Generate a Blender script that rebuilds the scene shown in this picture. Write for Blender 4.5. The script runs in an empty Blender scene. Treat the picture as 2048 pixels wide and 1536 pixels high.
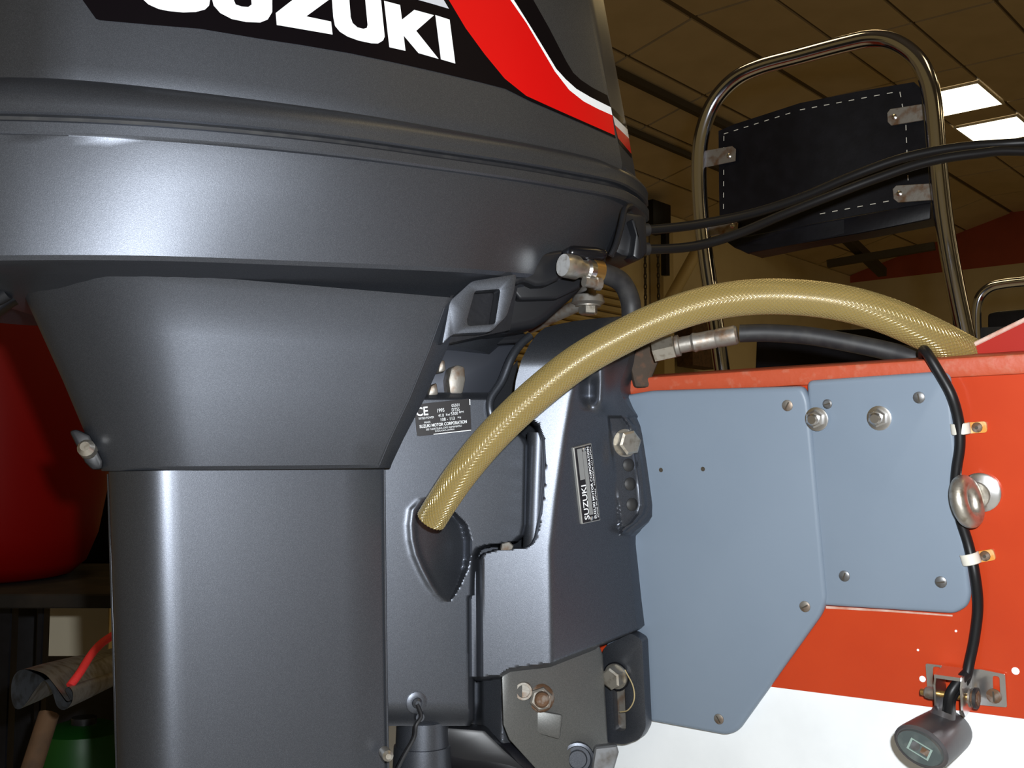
import bpy, bmesh, math, random
from math import sin, cos, radians, pi, tan, sqrt, exp, atan2
from mathutils import Vector, Matrix
from mathutils.geometry import delaunay_2d_cdt
from mathutils.bvhtree import BVHTree
random.seed(7)
scn = bpy.context.scene
COL = scn.collection

# ------------------------------------------------------------------ camera
F = 2200.0                       # focal length in pixels of the 2048 x 1536 frame
PIT = radians(4.7)
CAM = Vector((0, 0, 1.1))
cd = bpy.data.cameras.new('camera')
cd.sensor_width = 36.0
cd.lens = 36.0 * F / 2048.0
cd.clip_start = 0.02
cam = bpy.data.objects.new('camera', cd)
cam.location = CAM
cam.rotation_euler = (radians(90) + PIT, 0, 0)
COL.objects.link(cam)
scn.camera = cam

# ------------------------------------------------------------------ world, flash, exposure
w = bpy.data.worlds.new('world')
scn.world = w
w.use_nodes = True
w.node_tree.nodes['Background'].inputs[0].default_value = (1.0, 0.68, 0.24, 1)
w.node_tree.nodes['Background'].inputs[1].default_value = 0.13
fl = bpy.data.lights.new('camera_flash', 'POINT')       # the built-in flash, up and right of the lens
fl.energy = 80
fl.color = (0.93, 0.97, 1.0)
fl.shadow_soft_size = 0.013
flo = bpy.data.objects.new('camera_flash', fl)
flo.location = (0.055, 0.01, 1.165)
COL.objects.link(flo)
vs = scn.view_settings
vs.view_transform = 'Standard'
vs.look = 'None'
vs.exposure = 0.0
vs.gamma = 1.0
vs.use_curve_mapping = False

# ------------------------------------------------------------------ frames of reference
FW = Vector((0, cos(PIT), sin(PIT))); UPV = Vector((0, -sin(PIT), cos(PIT))); RT = Vector((1, 0, 0))
ZV = Vector((0, 0, 1))
def ray(x, y): return RT * ((x - 1024) / F) + UPV * ((768 - y) / F) + FW
def onp(x, y, p, n):
    d = ray(x, y); return CAM + d * ((p - CAM).dot(n) / d.dot(n))
def P(x, y, Y):
    d = ray(x, y); return CAM + d * (Y / d.y)
def PZ(x, y, z): return onp(x, y, Vector((0, 0, z)), ZV)
# the motor: steered, its side recedes 18 degrees to the right
A = radians(18)
MU = Vector((cos(A), sin(A), 0)); MN = Vector((sin(A), -cos(A), 0))
MO = P(490, 900, 1.25); MO.z = 0
def M(x, y, v): return onp(x, y, MO + MN * v, MN)
def W(u, v, z): return MO + MU * u + MN * v + Vector((0, 0, z))
def muz(p): q = p - MO; return q.dot(MU), p.z
# the transom: 38 degrees towards us on the right, raked aft at the top
B = radians(38); RK = radians(9)
TT = Vector((cos(B), -sin(B), 0)); TNH = Vector((-sin(B), -cos(B), 0))
TU = TNH * sin(RK) + ZV * cos(RK)
TN = TT.cross(TU)
if TN.dot(TNH) < 0: TN = -TN
TO = P(1300, 1000, 1.33)
def T(x, y, o=0.0): return onp(x, y, TO + TN * o, TN)
def TS(s, z, o=0.0):             # transom point from along-beam and height
    return TO + TT * s + TU * ((z - TO.z) / cos(RK)) + TN * o
def px2s(x, y): return (T(x, y) - TO).dot(TT)

# ------------------------------------------------------------------ materials
MATS = {}
def mat(name, col, rough=0.5, metal=0.0, spec=0.5, coat=0.0, var=None, bump=None, emit=None, extra=None, trans=0.0, coat_rough=0.1):
    m = bpy.data.materials.new(name); m.use_nodes = True
    nt = m.node_tree; b = nt.nodes['Principled BSDF']
    b.inputs['Base Color'].default_value = (*col, 1)
    b.inputs['Roughness'].default_value = rough
    b.inputs['Metallic'].default_value = metal
    b.inputs['Specular IOR Level'].default_value = spec
    b.inputs['Coat Weight'].default_value = coat
    b.inputs['Coat Roughness'].default_value = coat_rough
    b.inputs['Transmission Weight'].default_value = trans
    tc = nt.nodes.new('ShaderNodeTexCoord')
    if var:                       # (second colour, scale, low, high)
        c2, sc, lo, hi = var
        n = nt.nodes.new('ShaderNodeTexNoise'); n.inputs['Scale'].default_value = sc; n.inputs['Detail'].default_value = 4
        nt.links.new(tc.outputs['Object'], n.inputs['Vector'])
        mr = nt.nodes.new('ShaderNodeMapRange'); mr.inputs[1].default_value = lo; mr.inputs[2].default_value = hi
        nt.links.new(n.outputs['Fac'], mr.inputs[0])
        mx = nt.nodes.new('ShaderNodeMix'); mx.data_type = 'RGBA'
        mx.inputs[6].default_value = (*col, 1); mx.inputs[7].default_value = (*c2, 1)
        nt.links.new(mr.outputs[0], mx.inputs[0]); nt.links.new(mx.outputs[2], b.inputs['Base Color'])
    if bump:                      # (scale, strength, distance)
        n = nt.nodes.new('ShaderNodeTexNoise'); n.inputs['Scale'].default_value = bump[0]; n.inputs['Detail'].default_value = 3
        nt.links.new(tc.outputs['Object'], n.inputs['Vector'])
        bp = nt.nodes.new('ShaderNodeBump'); bp.inputs['Strength'].default_value = bump[1]; bp.inputs['Distance'].default_value = bump[2]
        nt.links.new(n.outputs['Fac'], bp.inputs['Height']); nt.links.new(bp.outputs[0], b.inputs['Normal'])
    if emit:
        b.inputs['Emission Color'].default_value = (*emit[0], 1); b.inputs['Emission Strength'].default_value = emit[1]
    MATS[name] = m
    return m
mat('charcoal', (0.088, 0.096, 0.114), 0.405, 0.82, var=((0.145, 0.156, 0.182), 1500, 0.42, 0.72), bump=(900, 0.06, 0.0006))
mat('charcoal_shaded', (0.05, 0.055, 0.07), 0.36, 0.6, bump=(700, 0.05, 0.0006))
mat('grey_side', (0.12, 0.123, 0.12), 0.45, 0.6, var=((0.16, 0.16, 0.155), 900, 0.4, 0.7), bump=(700, 0.06, 0.0006))
mat('black_gloss', (0.006, 0.006, 0.008), 0.22)
mat('decal_black', (0.003, 0.002, 0.003), 0.35, spec=0.12)
mat('decal_white', (0.92, 0.95, 0.98), 0.45)
mat('decal_grey', (0.55, 0.57, 0.62), 0.4)
mat('decal_red', (0.62, 0.002, 0.003), 0.35, spec=0.35)
mat('satin_black', (0.012, 0.0125, 0.015), 0.38, 0.1, spec=0.4)
mat('rubber', (0.016, 0.016, 0.018), 0.55, var=((0.035, 0.034, 0.033), 60, 0.45, 0.75))
mat('cable_black', (0.008, 0.008, 0.009), 0.42, spec=0.35)
mat('steel', (0.55, 0.52, 0.46), 0.38, 0.9, var=((0.3, 0.25, 0.19), 120, 0.5, 0.75), bump=(250, 0.15, 0.001))
mat('steel_bright', (0.78, 0.78, 0.78), 0.28, 1.0)
mat('steel_dull', (0.30, 0.28, 0.25), 0.5, 0.7, var=((0.2, 0.12, 0.07), 70, 0.48, 0.7), bump=(200, 0.2, 0.001))
mat('brass', (0.5, 0.3, 0.1), 0.35, 0.9)
mat('rusty', (0.13, 0.068, 0.035), 0.75, 0.3, var=((0.24, 0.2, 0.17), 110, 0.5, 0.68), bump=(200, 0.3, 0.001))
mat('rust_dark', (0.055, 0.038, 0.026), 0.8, 0.2, var=((0.12, 0.055, 0.03), 70, 0.5, 0.7), bump=(200, 0.4, 0.001))
mat('chrome', (0.58, 0.61, 0.74), 0.13, 1.0)
mat('pad_grey', (0.185, 0.232, 0.295), 0.42, spec=0.35, var=((0.2, 0.248, 0.312), 6, 0.35, 0.7), bump=(45, 0.05, 0.002))
mat('red_gelcoat', (0.50, 0.05, 0.012), 0.3, spec=0.4, coat=0.2, var=((0.45, 0.04, 0.010), 9, 0.35, 0.7), bump=(30, 0.03, 0.002))
mat('red_edge', (0.45, 0.072, 0.027), 0.5, var=((0.46, 0.15, 0.09), 90, 0.55, 0.8), bump=(90, 0.3, 0.002))
mat('red_cover', (0.36, 0.018, 0.01), 0.5, spec=0.2)
mat('pale_edge', (0.62, 0.45, 0.38), 0.6, var=((0.5, 0.2, 0.13), 60, 0.4, 0.7))
mat('white_gelcoat', (0.90, 0.93, 0.95), 0.35, var=((0.84, 0.87, 0.89), 14, 0.4, 0.7), bump=(60, 0.04, 0.002))
mat('hose_pvc', (0.21, 0.145, 0.036), 0.45, spec=0.4, var=((0.245, 0.172, 0.05), 12, 0.4, 0.65))
mat('hose_thread', (0.34, 0.26, 0.10), 0.20, spec=1.0, metal=0.35, coat=0.7)
mat('hose_inner', (0.30, 0.2, 0.05), 0.6)
mat('nylon', (0.72, 0.70, 0.62), 0.45)
mat('nylon_rust', (0.68, 0.27, 0.04), 0.5, var=((0.75, 0.5, 0.25), 120, 0.45, 0.7))
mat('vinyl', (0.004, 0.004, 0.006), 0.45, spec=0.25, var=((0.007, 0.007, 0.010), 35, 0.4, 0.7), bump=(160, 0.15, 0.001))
mat('stitch', (0.6, 0.58, 0.5), 0.7)
mat('plastic_dark', (0.05, 0.048, 0.052), 0.42, var=((0.07, 0.062, 0.06), 40, 0.4, 0.7))
mat('plastic_green', (0.055, 0.07, 0.07), 0.5, var=((0.09, 0.105, 0.10), 90, 0.45, 0.7))
mat('verdigris', (0.32, 0.42, 0.38), 0.5, 0.4)
mat('plate_black', (0.012, 0.010, 0.012), 0.4)
mat('plate_silver', (0.42, 0.42, 0.40), 0.4, 0.6)
mat('ceiling_tile', (0.60, 0.48, 0.30), 0.9, var=((0.54, 0.43, 0.26), 3, 0.4, 0.7))
mat('ceiling_grid', (0.12, 0.085, 0.045), 0.8)
mat('cream_wall', (0.62, 0.52, 0.32), 0.8, var=((0.55, 0.45, 0.27), 2.5, 0.4, 0.7))
mat('red_wall', (0.36, 0.07, 0.035), 0.8, var=((0.30, 0.06, 0.03), 4, 0.4, 0.7))
mat('shutter', (0.62, 0.50, 0.26), 0.45, 0.2)
mat('dark_steel', (0.05, 0.04, 0.028), 0.7)
mat('tan_steel', (0.42, 0.33, 0.17), 0.6)
mat('concrete', (0.42, 0.40, 0.36), 0.9, var=((0.34, 0.32, 0.29), 3, 0.4, 0.7))
mat('light_diffuser', (0.9, 0.9, 0.88), 0.6, emit=((1.0, 0.88, 0.62), 4.5))
mat('light_frame', (0.7, 0.66, 0.55), 0.5)
mat('drum_red', (0.15, 0.0015, 0.001), 0.45, spec=0.15)  # red darkened to carry the deep shade at the left
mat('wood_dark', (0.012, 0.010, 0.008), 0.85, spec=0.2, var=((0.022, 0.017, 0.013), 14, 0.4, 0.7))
mat('wood_brown', (0.11, 0.06, 0.03), 0.85, var=((0.06, 0.035, 0.02), 24, 0.4, 0.7))  # brown darkened for the shade around the leaning stick
mat('galvanised', (0.24, 0.25, 0.265), 0.42, 0.75, var=((0.13, 0.12, 0.11), 60, 0.45, 0.7))  # grey darkened for the shade on the crushed tube
mat('cord_red', (0.65, 0.02, 0.02), 0.7, bump=(900, 0.5, 0.002))
mat('can_green', (0.004, 0.05, 0.006), 0.45, spec=0.3)
mat('cream_card', (0.62, 0.56, 0.42), 0.8)

# ------------------------------------------------------------------ mesh helpers
WLOC = {}
def mk(name, verts, faces, m, parent=None, ang=32, bevel=None, flat=False, uvs=None, kind=None, label=None):
    verts = [Vector(v) for v in verts]
    c = sum(verts, Vector()) / len(verts)
    me = bpy.data.meshes.new(name)
    bm = bmesh.new()
    bv = [bm.verts.new(v - c) for v in verts]
    uvl = bm.loops.layers.uv.new('UVMap') if uvs else None
    for f in faces:
        try:
            fa = bm.faces.new([bv[i] for i in f])
        except ValueError:
            continue
        if uvs:
            for lp, i in zip(fa.loops, f): lp[uvl].uv = uvs[i]
    bmesh.ops.recalc_face_normals(bm, faces=bm.faces)
    if bevel:
        es = [e for e in bm.edges if len(e.link_faces) == 2 and e.calc_face_angle(0) > radians(bevel[2] if len(bevel) > 2 else 40)]
        bmesh.ops.bevel(bm, geom=es, offset=bevel[0], segments=bevel[1], profile=0.5, affect='EDGES', clamp_overlap=True)
    bm.to_mesh(me); bm.free()
    if not flat:
        me.polygons.foreach_set('use_smooth', [True] * len(me.polygons))
        me.set_sharp_from_angle(angle=radians(ang))
    me.materials.append(MATS[m])
    o = bpy.data.objects.new(name, me)
    o.location = c
    COL.objects.link(o)
    WLOC[o] = c.copy()
    if parent:
        o.parent = parent
        o.matrix_parent_inverse = Matrix.Translation(-WLOC[parent])
    if kind: o['kind'] = kind
    if label: o['label'] = label
    return o
def thing(name, loc, label, cat, group=None):
    e = bpy.data.objects.new(name, None); e.location = loc; e.empty_display_size = 0.05
    COL.objects.link(e); WLOC[e] = Vector(loc)
    return tag(e, label, cat, group)
def tag(o, label, cat, group=None):
    o['label'] = label; o['category'] = cat
    if group: o['group'] = group
    return o
def struct(o): o['kind'] = 'structure'; return o

def prism(name, pts, vec, m, parent=None, bevel=None, ang=32, **k):
    n = len(pts); pts = [Vector(p) for p in pts]
    v = pts + [p + vec for p in pts]
    f = [list(range(n)), list(range(2 * n - 1, n - 1, -1))]
    for i in range(n):
        j = (i + 1) % n
        f.append([i, i + n, j + n, j])
    return mk(name, v, f, m, parent, ang, bevel, **k)
def box(name, o, ax, ay, az, m, parent=None, bevel=None, **k):
    o = Vector(o)
    return prism(name, [o, o + ax, o + ax + ay, o + ay], az, m, parent, bevel, **k)
def frame(d):
    d = d.normalized()
    a = ZV if abs(d.z) < 0.9 else RT
    x = d.cross(a).normalized(); return x, d.cross(x).normalized(), d
def lathe_geo(c, axis, prof, n=24, a0=0.0):          # prof: (height, radius)
    x, y, d = frame(Vector(axis)); c = Vector(c); v = []; f = []
    for h, r in prof:
        for i in range(n):
            a = a0 + 2 * pi * i / n
            v.append(c + d * h + x * (r * cos(a)) + y * (r * sin(a)))
    for k in range(len(prof) - 1):
        for i in range(n):
            j = (i + 1) % n
            f.append([k * n + i, k * n + j, (k + 1) * n + j, (k + 1) * n + i])
    f.append(list(range(n))[::-1]); f.append([(len(prof) - 1) * n + i for i in range(n)])
    return v, f
def lathe(name, c, axis, prof, m, parent=None, n=24, ang=32, a0=0.0, **k):
    v, f = lathe_geo(c, axis, prof, n, a0)
    return mk(name, v, f, m, parent, ang, **k)
def hexhead(name, c, axis, r, h, m, parent=None, a0=0.3, bev=None):
    b = bev or r * 0.12
    return lathe(name, c, axis, [(0, r), (h - b, r), (h, r - b * 1.6)], m, parent, n=6, ang=25, a0=a0)
def spline(pts, n=8, closed=False):
    pts = [Vector(p) for p in pts]; out = []; N = len(pts)
    for i in range(N if closed else N - 1):
        p0 = pts[i - 1] if (i > 0 or closed) else pts[0] * 2 - pts[1]
        p1 = pts[i]; p2 = pts[(i + 1) % N]
        p3 = pts[(i + 2) % N] if (i + 2 < N or closed) else pts[-1] * 2 - pts[-2]
        for k in range(n):
            t = k / n
            out.append(0.5 * ((2 * p1) + (p2 - p0) * t + (2 * p0 - 5 * p1 + 4 * p2 - p3) * t * t + (3 * p1 - p0 - 3 * p2 + p3) * t ** 3))
    if not closed: out.append(pts[-1])
    return out
def frames_along(path, closed=False):
    fr = []; N = len(path); prev = None
    for i in range(N):
        if closed: t = (path[(i + 1) % N] - path[i - 1]).normalized()
        else: t = (path[min(i + 1, N - 1)] - path[max(i - 1, 0)]).normalized()
        if prev is None:
            a = ZV if abs(t.z) < 0.9 else RT
            x = (a - t * a.dot(t)).normalized()
        else:
            x = (prev - t * prev.dot(t)).normalized()
        prev = x; fr.append((x, t.cross(x)))
    return fr
def tube(name, path, r, m, parent=None, n=12, closed=False, cap=True, ang=40, **k):
    fr = frames_along(path, closed); v = []; f = []; N = len(path)
    rr = r if callable(r) else (lambda t: r)
    for i, p in enumerate(path):
        q = rr(i / max(1, N - 1))
        for j in range(n):
            a = 2 * pi * j / n
            v.append(p + fr[i][0] * (q * cos(a)) + fr[i][1] * (q * sin(a)))
    for i in range(N if closed else N - 1):
        i2 = (i + 1) % N
        for j in range(n):
            j2 = (j + 1) % n
            f.append([i * n + j, i * n + j2, i2 * n + j2, i2 * n + j])
    if cap and not closed:
        f.append(list(range(n))[::-1]); f.append([(N - 1) * n + j for j in range(n)])
    return mk(name, v, f, m, parent, ang, **k)
def interp(tab, x):
    if x <= tab[0][0]: return tab[0][1]
    for (a, b), (c, d) in zip(tab, tab[1:]):
        if x <= c: return b + (d - b) * (x - a) / (c - a) if c > a else d
    return tab[-1][1]
def sstep(a, b, x):
    t = max(0.0, min(1.0, (x - a) / (b - a))); return t * t * (3 - 2 * t)
def inside(poly, x, y):
    r = False; j = len(poly) - 1
    for i in range(len(poly)):
        xi, yi = poly[i]; xj, yj = poly[j]
        if (yi > y) != (yj > y) and x < (xj - xi) * (y - yi) / (yj - yi) + xi: r = not r
        j = i
    return r
def cdt(outline, holes=(), step=None):
    vs = []; es = []
    def loop(pl):
        b = len(vs); n = len(pl)
        vs.extend(Vector(p) for p in pl); es.extend((b + i, b + (i + 1) % n) for i in range(n))
    def dens(pl):
        if not step: return pl
        out = []
        for i in range(len(pl)):
            a = Vector(pl[i]); b = Vector(pl[(i + 1) % len(pl)]); k = max(1, int((b - a).length / step))
            out += [tuple(a + (b - a) * (q / k)) for q in range(k)]
        return out
    loop(dens(outline))
    for h in holes: loop(dens(h))
    if step:
        xs = [p[0] for p in outline]; ys = [p[1] for p in outline]
        y = min(ys) + step * 0.5
        while y < max(ys):
            x = min(xs) + step * 0.5
            while x < max(xs):
                if inside(outline, x, y) and not any(inside(h, x, y) for h in holes): vs.append(Vector((x, y)))
                x += step
            y += step
    v, e, f, *_ = delaunay_2d_cdt(vs, es, [], 0, 1e-5)
    F_ = []
    for t in f:
        cx = sum(v[i][0] for i in t) / len(t); cy = sum(v[i][1] for i in t) / len(t)
        if inside(outline, cx, cy) and not any(inside(h, cx, cy) for h in holes): F_.append(list(t))
    return [tuple(q) for q in v], F_
def plate(name, outline, holes, fn, vec, m, parent=None, bevel=None, ang=30, **k):
    """flat plate with holes: outline in picture points, fn maps a point to 3D on the front face"""
    v2, f = cdt(outline, holes)
    n = len(v2)
    v = [fn(*p) for p in v2]; v += [p + vec for p in v]
    F_ = [list(t) for t in f] + [[i + n for i in t][::-1] for t in f]
    cnt = {}
    for t in f:
        for i in range(len(t)):
            a, b = t[i], t[(i + 1) % len(t)]
            cnt[(a, b)] = 1
    for (a, b) in cnt:
        if (b, a) not in cnt: F_.append([b, a, a + n, b + n])
    return mk(name, v, F_, m, parent, ang, bevel, **k)
def roundpoly(pts, r, n=4):
    out = []; N = len(pts)
    for i in range(N):
        p = Vector(pts[i]); a = Vector(pts[i - 1]); b = Vector(pts[(i + 1) % N])
        da = a - p; db = b - p
        q = min(r, da.length * 0.45, db.length * 0.45)
        s = p + da.normalized() * q; e = p + db.normalized() * q
        for k in range(n + 1):
            t = k / n
            out.append(tuple(s * (1 - t) ** 2 + p * 2 * t * (1 - t) + e * t * t))
    return out
def ell(cx, cy, a, b=None, n=14, rot=0.0):
    b = b or a
    return [(cx + a * cos(2 * pi * i / n) * cos(rot) - b * sin(2 * pi * i / n) * sin(rot), cy + a * cos(2 * pi * i / n) * sin(rot) + b * sin(2 * pi * i / n) * cos(rot)) for i in range(n)]
def relief(name, rows, step, fn, back, m, parent, nx=None, ang=40, **k):
    """cast surface: rows (y, left, right); fn(x, y) -> 3D point of the face; walls run back along 'back'"""
    y0, y1 = rows[0][0], rows[-1][0]
    L = [(r[0], r[1]) for r in rows]; R = [(r[0], r[2]) for r in rows]
    ys = sorted(set([r[0] for r in rows] + [y0 + i * step for i in range(int((y1 - y0) / step) + 1)]))
    wmax = max(r[2] - r[1] for r in rows); nx = nx or int(wmax / step)
    v = []; f = []; c = nx + 1
    for y in ys:
        a, b = interp(L, y), interp(R, y)
        for i in range(c): v.append(fn(a + (b - a) * i / nx, y))
    nr = len(ys)
    for j in range(nr - 1):
        for i in range(nx): f.append([j * c + i, j * c + i + 1, (j + 1) * c + i + 1, (j + 1) * c + i])
    bd = [i for i in range(c)] + [j * c + nx for j in range(1, nr)] + [(nr - 1) * c + i for i in range(nx - 1, -1, -1)] + [j * c for j in range(nr - 2, 0, -1)]
    n0 = len(v); v += [v[i] + back for i in bd]; nb = len(bd)
    for q in range(nb):
        q2 = (q + 1) % nb
        f.append([bd[q], bd[q2], n0 + q2, n0 + q])
    f.append([n0 + q for q in range(nb)])
    return mk(name, v, f, m, parent, ang, **k)
def text_geo(body, bold=0.0):
    cu = bpy.data.curves.new('lettering', 'FONT'); cu.body = body; cu.offset = bold; cu.resolution_u = 3
    o = bpy.data.objects.new('lettering', cu); COL.objects.link(o)
    dg = bpy.context.evaluated_depsgraph_get(); dg.update()
    me = bpy.data.meshes.new_from_object(o.evaluated_get(dg))
    v = [tuple(q.co) for q in me.vertices]; f = [list(p.vertices) for p in me.polygons]
    bpy.data.objects.remove(o); bpy.data.curves.remove(cu); bpy.data.meshes.remove(me)
    return v, f
def lettering(body, quad, x0, x1, y0, y1, m, parent, off, bold=0.0, turn=False):
    """print a line into the box (x0..x1, y0..y1) of a plate quad (tl, tr, br, bl), 0..1 from the top left"""
    v, f = text_geo(body, bold)
    ax = min(p[0] for p in v); bx = max(p[0] for p in v); ay = min(p[1] for p in v); by = max(p[1] for p in v)
    tl, tr, br, bl = quad; out = []
    for p in v:
        s = (p[0] - ax) / (bx - ax); t = (p[1] - ay) / (by - ay)
        if turn: X = x0 + (x1 - x0) * (1 - t); Y = y1 + (y0 - y1) * s
        else: X = x0 + (x1 - x0) * s; Y = y1 + (y0 - y1) * t
        out.append(tl * ((1 - X) * (1 - Y)) + tr * (X * (1 - Y)) + br * (X * Y) + bl * ((1 - X) * Y) + off)
    return mk('lettering', out, f, m, parent, flat=True)
def quadrect(quad, x0, x1, y0, y1, off):
    tl, tr, br, bl = quad
    g = lambda X, Y: tl * ((1 - X) * (1 - Y)) + tr * (X * (1 - Y)) + br * (X * Y) + bl * ((1 - X) * Y) + off
    return [g(x0, y0), g(x1, y0), g(x1, y1), g(x0, y1)]

# ================================================================== THE ROOM
RSC = 2.067
CW = P(1700, 552, 7.5 * RSC)                   # corner of the eaves wall and the gable wall
EZ = CW.z                                      # eaves height
DL = Vector((-0.643, -0.766, 0)).normalized()  # along the eaves wall, towards us
DG = Vector((0.766, -0.643, 0)).normalized()   # along the gable wall, towards us
C0 = Vector((CW.x, CW.y, 0))
TW = 0.60; TL_ = 1.16; LB = 2.211              # ceiling tiles; width of the sloping strip
RISE = 0.257; FZ = EZ + RISE * LB              # sloping strip, then a flat ceiling
floor = struct(box('floor', C0 + DL * 19 - DG * 0.2 + Vector((0, 0, -0.1)), DG * 16, -DL * 19.3, ZV * 0.1, 'concrete'))
wl = struct(box('wall_left', C0 - DL * 0.2, DL * 19.2, -DG * 0.15, ZV * EZ, 'cream_wall'))
wb = struct(box('wall_back', C0 - DG * 0.15, DG * 16, -DL * 0.15, ZV * (EZ - 0.1), 'cream_wall'))
a0 = C0 + ZV * (EZ - 0.1)
red = struct(prism('wall_gable', [a0, a0 + DG * 16, a0 + DG * 16 + ZV * (RISE * LB + 0.3), a0 + DG * LB + ZV * (RISE * LB + 0.3), a0 + ZV * 0.1], -DL * 0.15, 'red_wall'))
ceiling = struct(box('ceiling', C0 + ZV * (FZ + 0.03) + DG * LB, DG * 13.5, DL * 18, ZV * 0.08, 'ceiling_grid'))
SL = DG * LB + ZV * (RISE * LB)
ceils = struct(box('ceiling_slope', C0 + ZV * (EZ + 0.03), SL, DL * 18, ZV * 0.08, 'ceiling_grid'))
# tiles of the ceiling, each one a piece
def tile_mesh(l):
    me = bpy.data.meshes.new('tile'); bm = bmesh.new()
    bmesh.ops.create_cube(bm, size=1.0)
    for v in bm.verts: v.co = Vector((v.co.x * (TW - 0.03), v.co.y * (l - 0.03), v.co.z * 0.024))
    bm.to_mesh(me); bm.free(); me.materials.append(MATS['ceiling_tile']); return me
tme = tile_mesh(TL_); tme_short = tile_mesh(TL_ - 0.74)
def in_view(p, mar=350):
    q = p - CAM; z = q.dot(FW)
    if z < 0.3: return False
    x = 1024 + F * q.dot(RT) / z; y = 768 - F * q.dot(UPV) / z
    return 900 < x < 2048 + mar and -mar < y < 900
def add_tile(c, axu, axn, parent, me=None):
    o = bpy.data.objects.new('tile', me or tme); COL.objects.link(o)
    R = Matrix((axu, DL, axn)).transposed().to_4x4()
    o.matrix_world = Matrix.Translation(c) @ R
    o.parent = parent; o.matrix_parent_inverse = Matrix.Translation(-WLOC[parent])
V0 = 3.37 - TL_ * 3
for i in range(16):
    for j in range(15):
        cu = LB + TW * (i + 0.5); cv = V0 + TL_ * (j + 0.5)
        c = C0 + DG * cu + DL * cv + ZV * (FZ + 0.024)
        if not in_view(c): continue
        if i == 1 and j in (3, 4):
            add_tile(c + DL * 0.37, DG, ZV, ceiling, tme_short); continue
        add_tile(c, DG, ZV, ceiling)
SU = SL.normalized(); SN = SU.cross(DL); SN = SN if SN.z > 0 else -SN
for i in range(4):
    for j in range(15):
        c = C0 + ZV * (EZ + 0.024) + SU * (TW * (i + 0.5) - 0.14) + DL * (V0 + TL_ * (j + 0.5))
        if in_view(c): add_tile(c, SU, SN, ceils)
# two lit ceiling panels
def ceiling_light(cu, cv, label):
    c = C0 + DG * cu + DL * cv + ZV * (FZ - 0.006)
    t = thing('ceiling_light', c + DG * .3 + DL * .37, label, 'ceiling light', 'lit panels in the ceiling')
    g = lambda u, v: c + DG * u + DL * v
    prism('diffuser', [g(.02, .02), g(.58, .02), g(.58, .72), g(.02, .72)], ZV * 0.01, 'light_diffuser', t)
    for a, b, d, e in [(0, 0, .6, .02), (0, .72, .6, .74), (0, .02, .02, .72), (.58, .02, .6, .72)]:
        prism('frame', [g(a, b), g(d, b), g(d, e), g(a, e)], ZV * 0.02, 'light_frame', t)
ceiling_light(LB + TW, V0 + TL_ * 4, 'glowing white ceiling panel beside the chrome seat frame, the higher of two')
ceiling_light(LB + TW, V0 + TL_ * 3, 'glowing white ceiling panel just above the black control cables, the lower of two')
# the other lamps of the hall, in rows under the same ceiling
for cu in (4.3, 8.2, 12.1):
    for cv in (5.5, 9.5, 13.5):
        la = bpy.data.lights.new('hall_lamp', 'AREA'); la.shape = 'RECTANGLE'; la.size = 0.6; la.size_y = 1.4
        la.energy = 15; la.color = (1.0, 0.72, 0.32)
        lo = bpy.data.objects.new('hall_lamp', la); lo.location = C0 + DG * cu + DL * cv + ZV * (FZ - 0.05); COL.objects.link(lo)
# dark rails and beams under the ceiling
def bar(name, p, q, r, m, label, cat, group=None):
    d = (q - p); x, y, _ = frame(d)
    o = prism(name, [p + x * r + y * r, p - x * r + y * r, p - x * r - y * r, p + x * r - y * r], d, m)
    return tag(o, label, cat, group)
def slope_pt(x, y, drop=0.03):
    n = SN; p0 = C0 + ZV * (EZ - drop)
    return onp(x, y, p0, n)
pa = slope_pt(1249, 152); bar('ceiling_rail', pa + DL * 1.0, pa - DL * 3.2, 0.03, 'dark_steel', 'long dark rail under the sloping ceiling beside the engine cowl, upper one', 'rail')
pa = slope_pt(1262, 262); bar('ceiling_rail', pa + DL * 1.0, pa - DL * 3.2, 0.024, 'dark_steel', 'long dark rail under the sloping ceiling beside the engine cowl, lower one', 'rail')
bar('roof_beam', P(1640, 425, 12.4), P(1765, 545, 14.2), 0.055, 'dark_steel', 'short dark steel beam slanting under the black backrest to the room corner', 'beam')
bar('roof_beam', P(1655, 528, 13.6), P(1870, 492, 13.0), 0.045, 'dark_steel', 'dark steel beam running level towards the right chrome seat tube', 'beam')
# eaves wall fittings: roller shutter, door post, chains, brace, speaker
def WLP(x, y, o=0.0): return onp(x, y, C0 + DG * o, DG)
sh = thing('roller_shutter', WLP(1180, 900), 'ribbed yellowish roller shutter glimpsed below the engine cowl', 'shutter')
s0 = (WLP(1020, 600) - C0).dot(DL); s1 = (WLP(1262, 600) - C0).dot(DL)
ztop = WLP(1240, 560).z
for k in range(22):
    za = ztop - 0.075 * k
    c = C0 + DL * s1 + DG * 0.05 + ZV * za
    L_ = DL * (s0 - s1 + 2.0)
    pts = [c, c + DG * 0.024 - ZV * 0.012, c + DG * 0.032 - ZV * 0.032, c + DG * 0.02 - ZV * 0.055, c - ZV * 0.066, c - DG * 0.02 - ZV * 0.066, c - DG * 0.02]
    prism('slat', pts, L_, 'shutter', sh)
p = WLP(1322, 620, 0.02)
post = box('door_post', Vector((p.x, p.y, 0)), DL * 0.20, DG * 0.16, ZV * (EZ - 0.25), 'tan_steel')
tag(post, 'tan steel post on the wall beside the two hanging chains', 'post')
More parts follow.
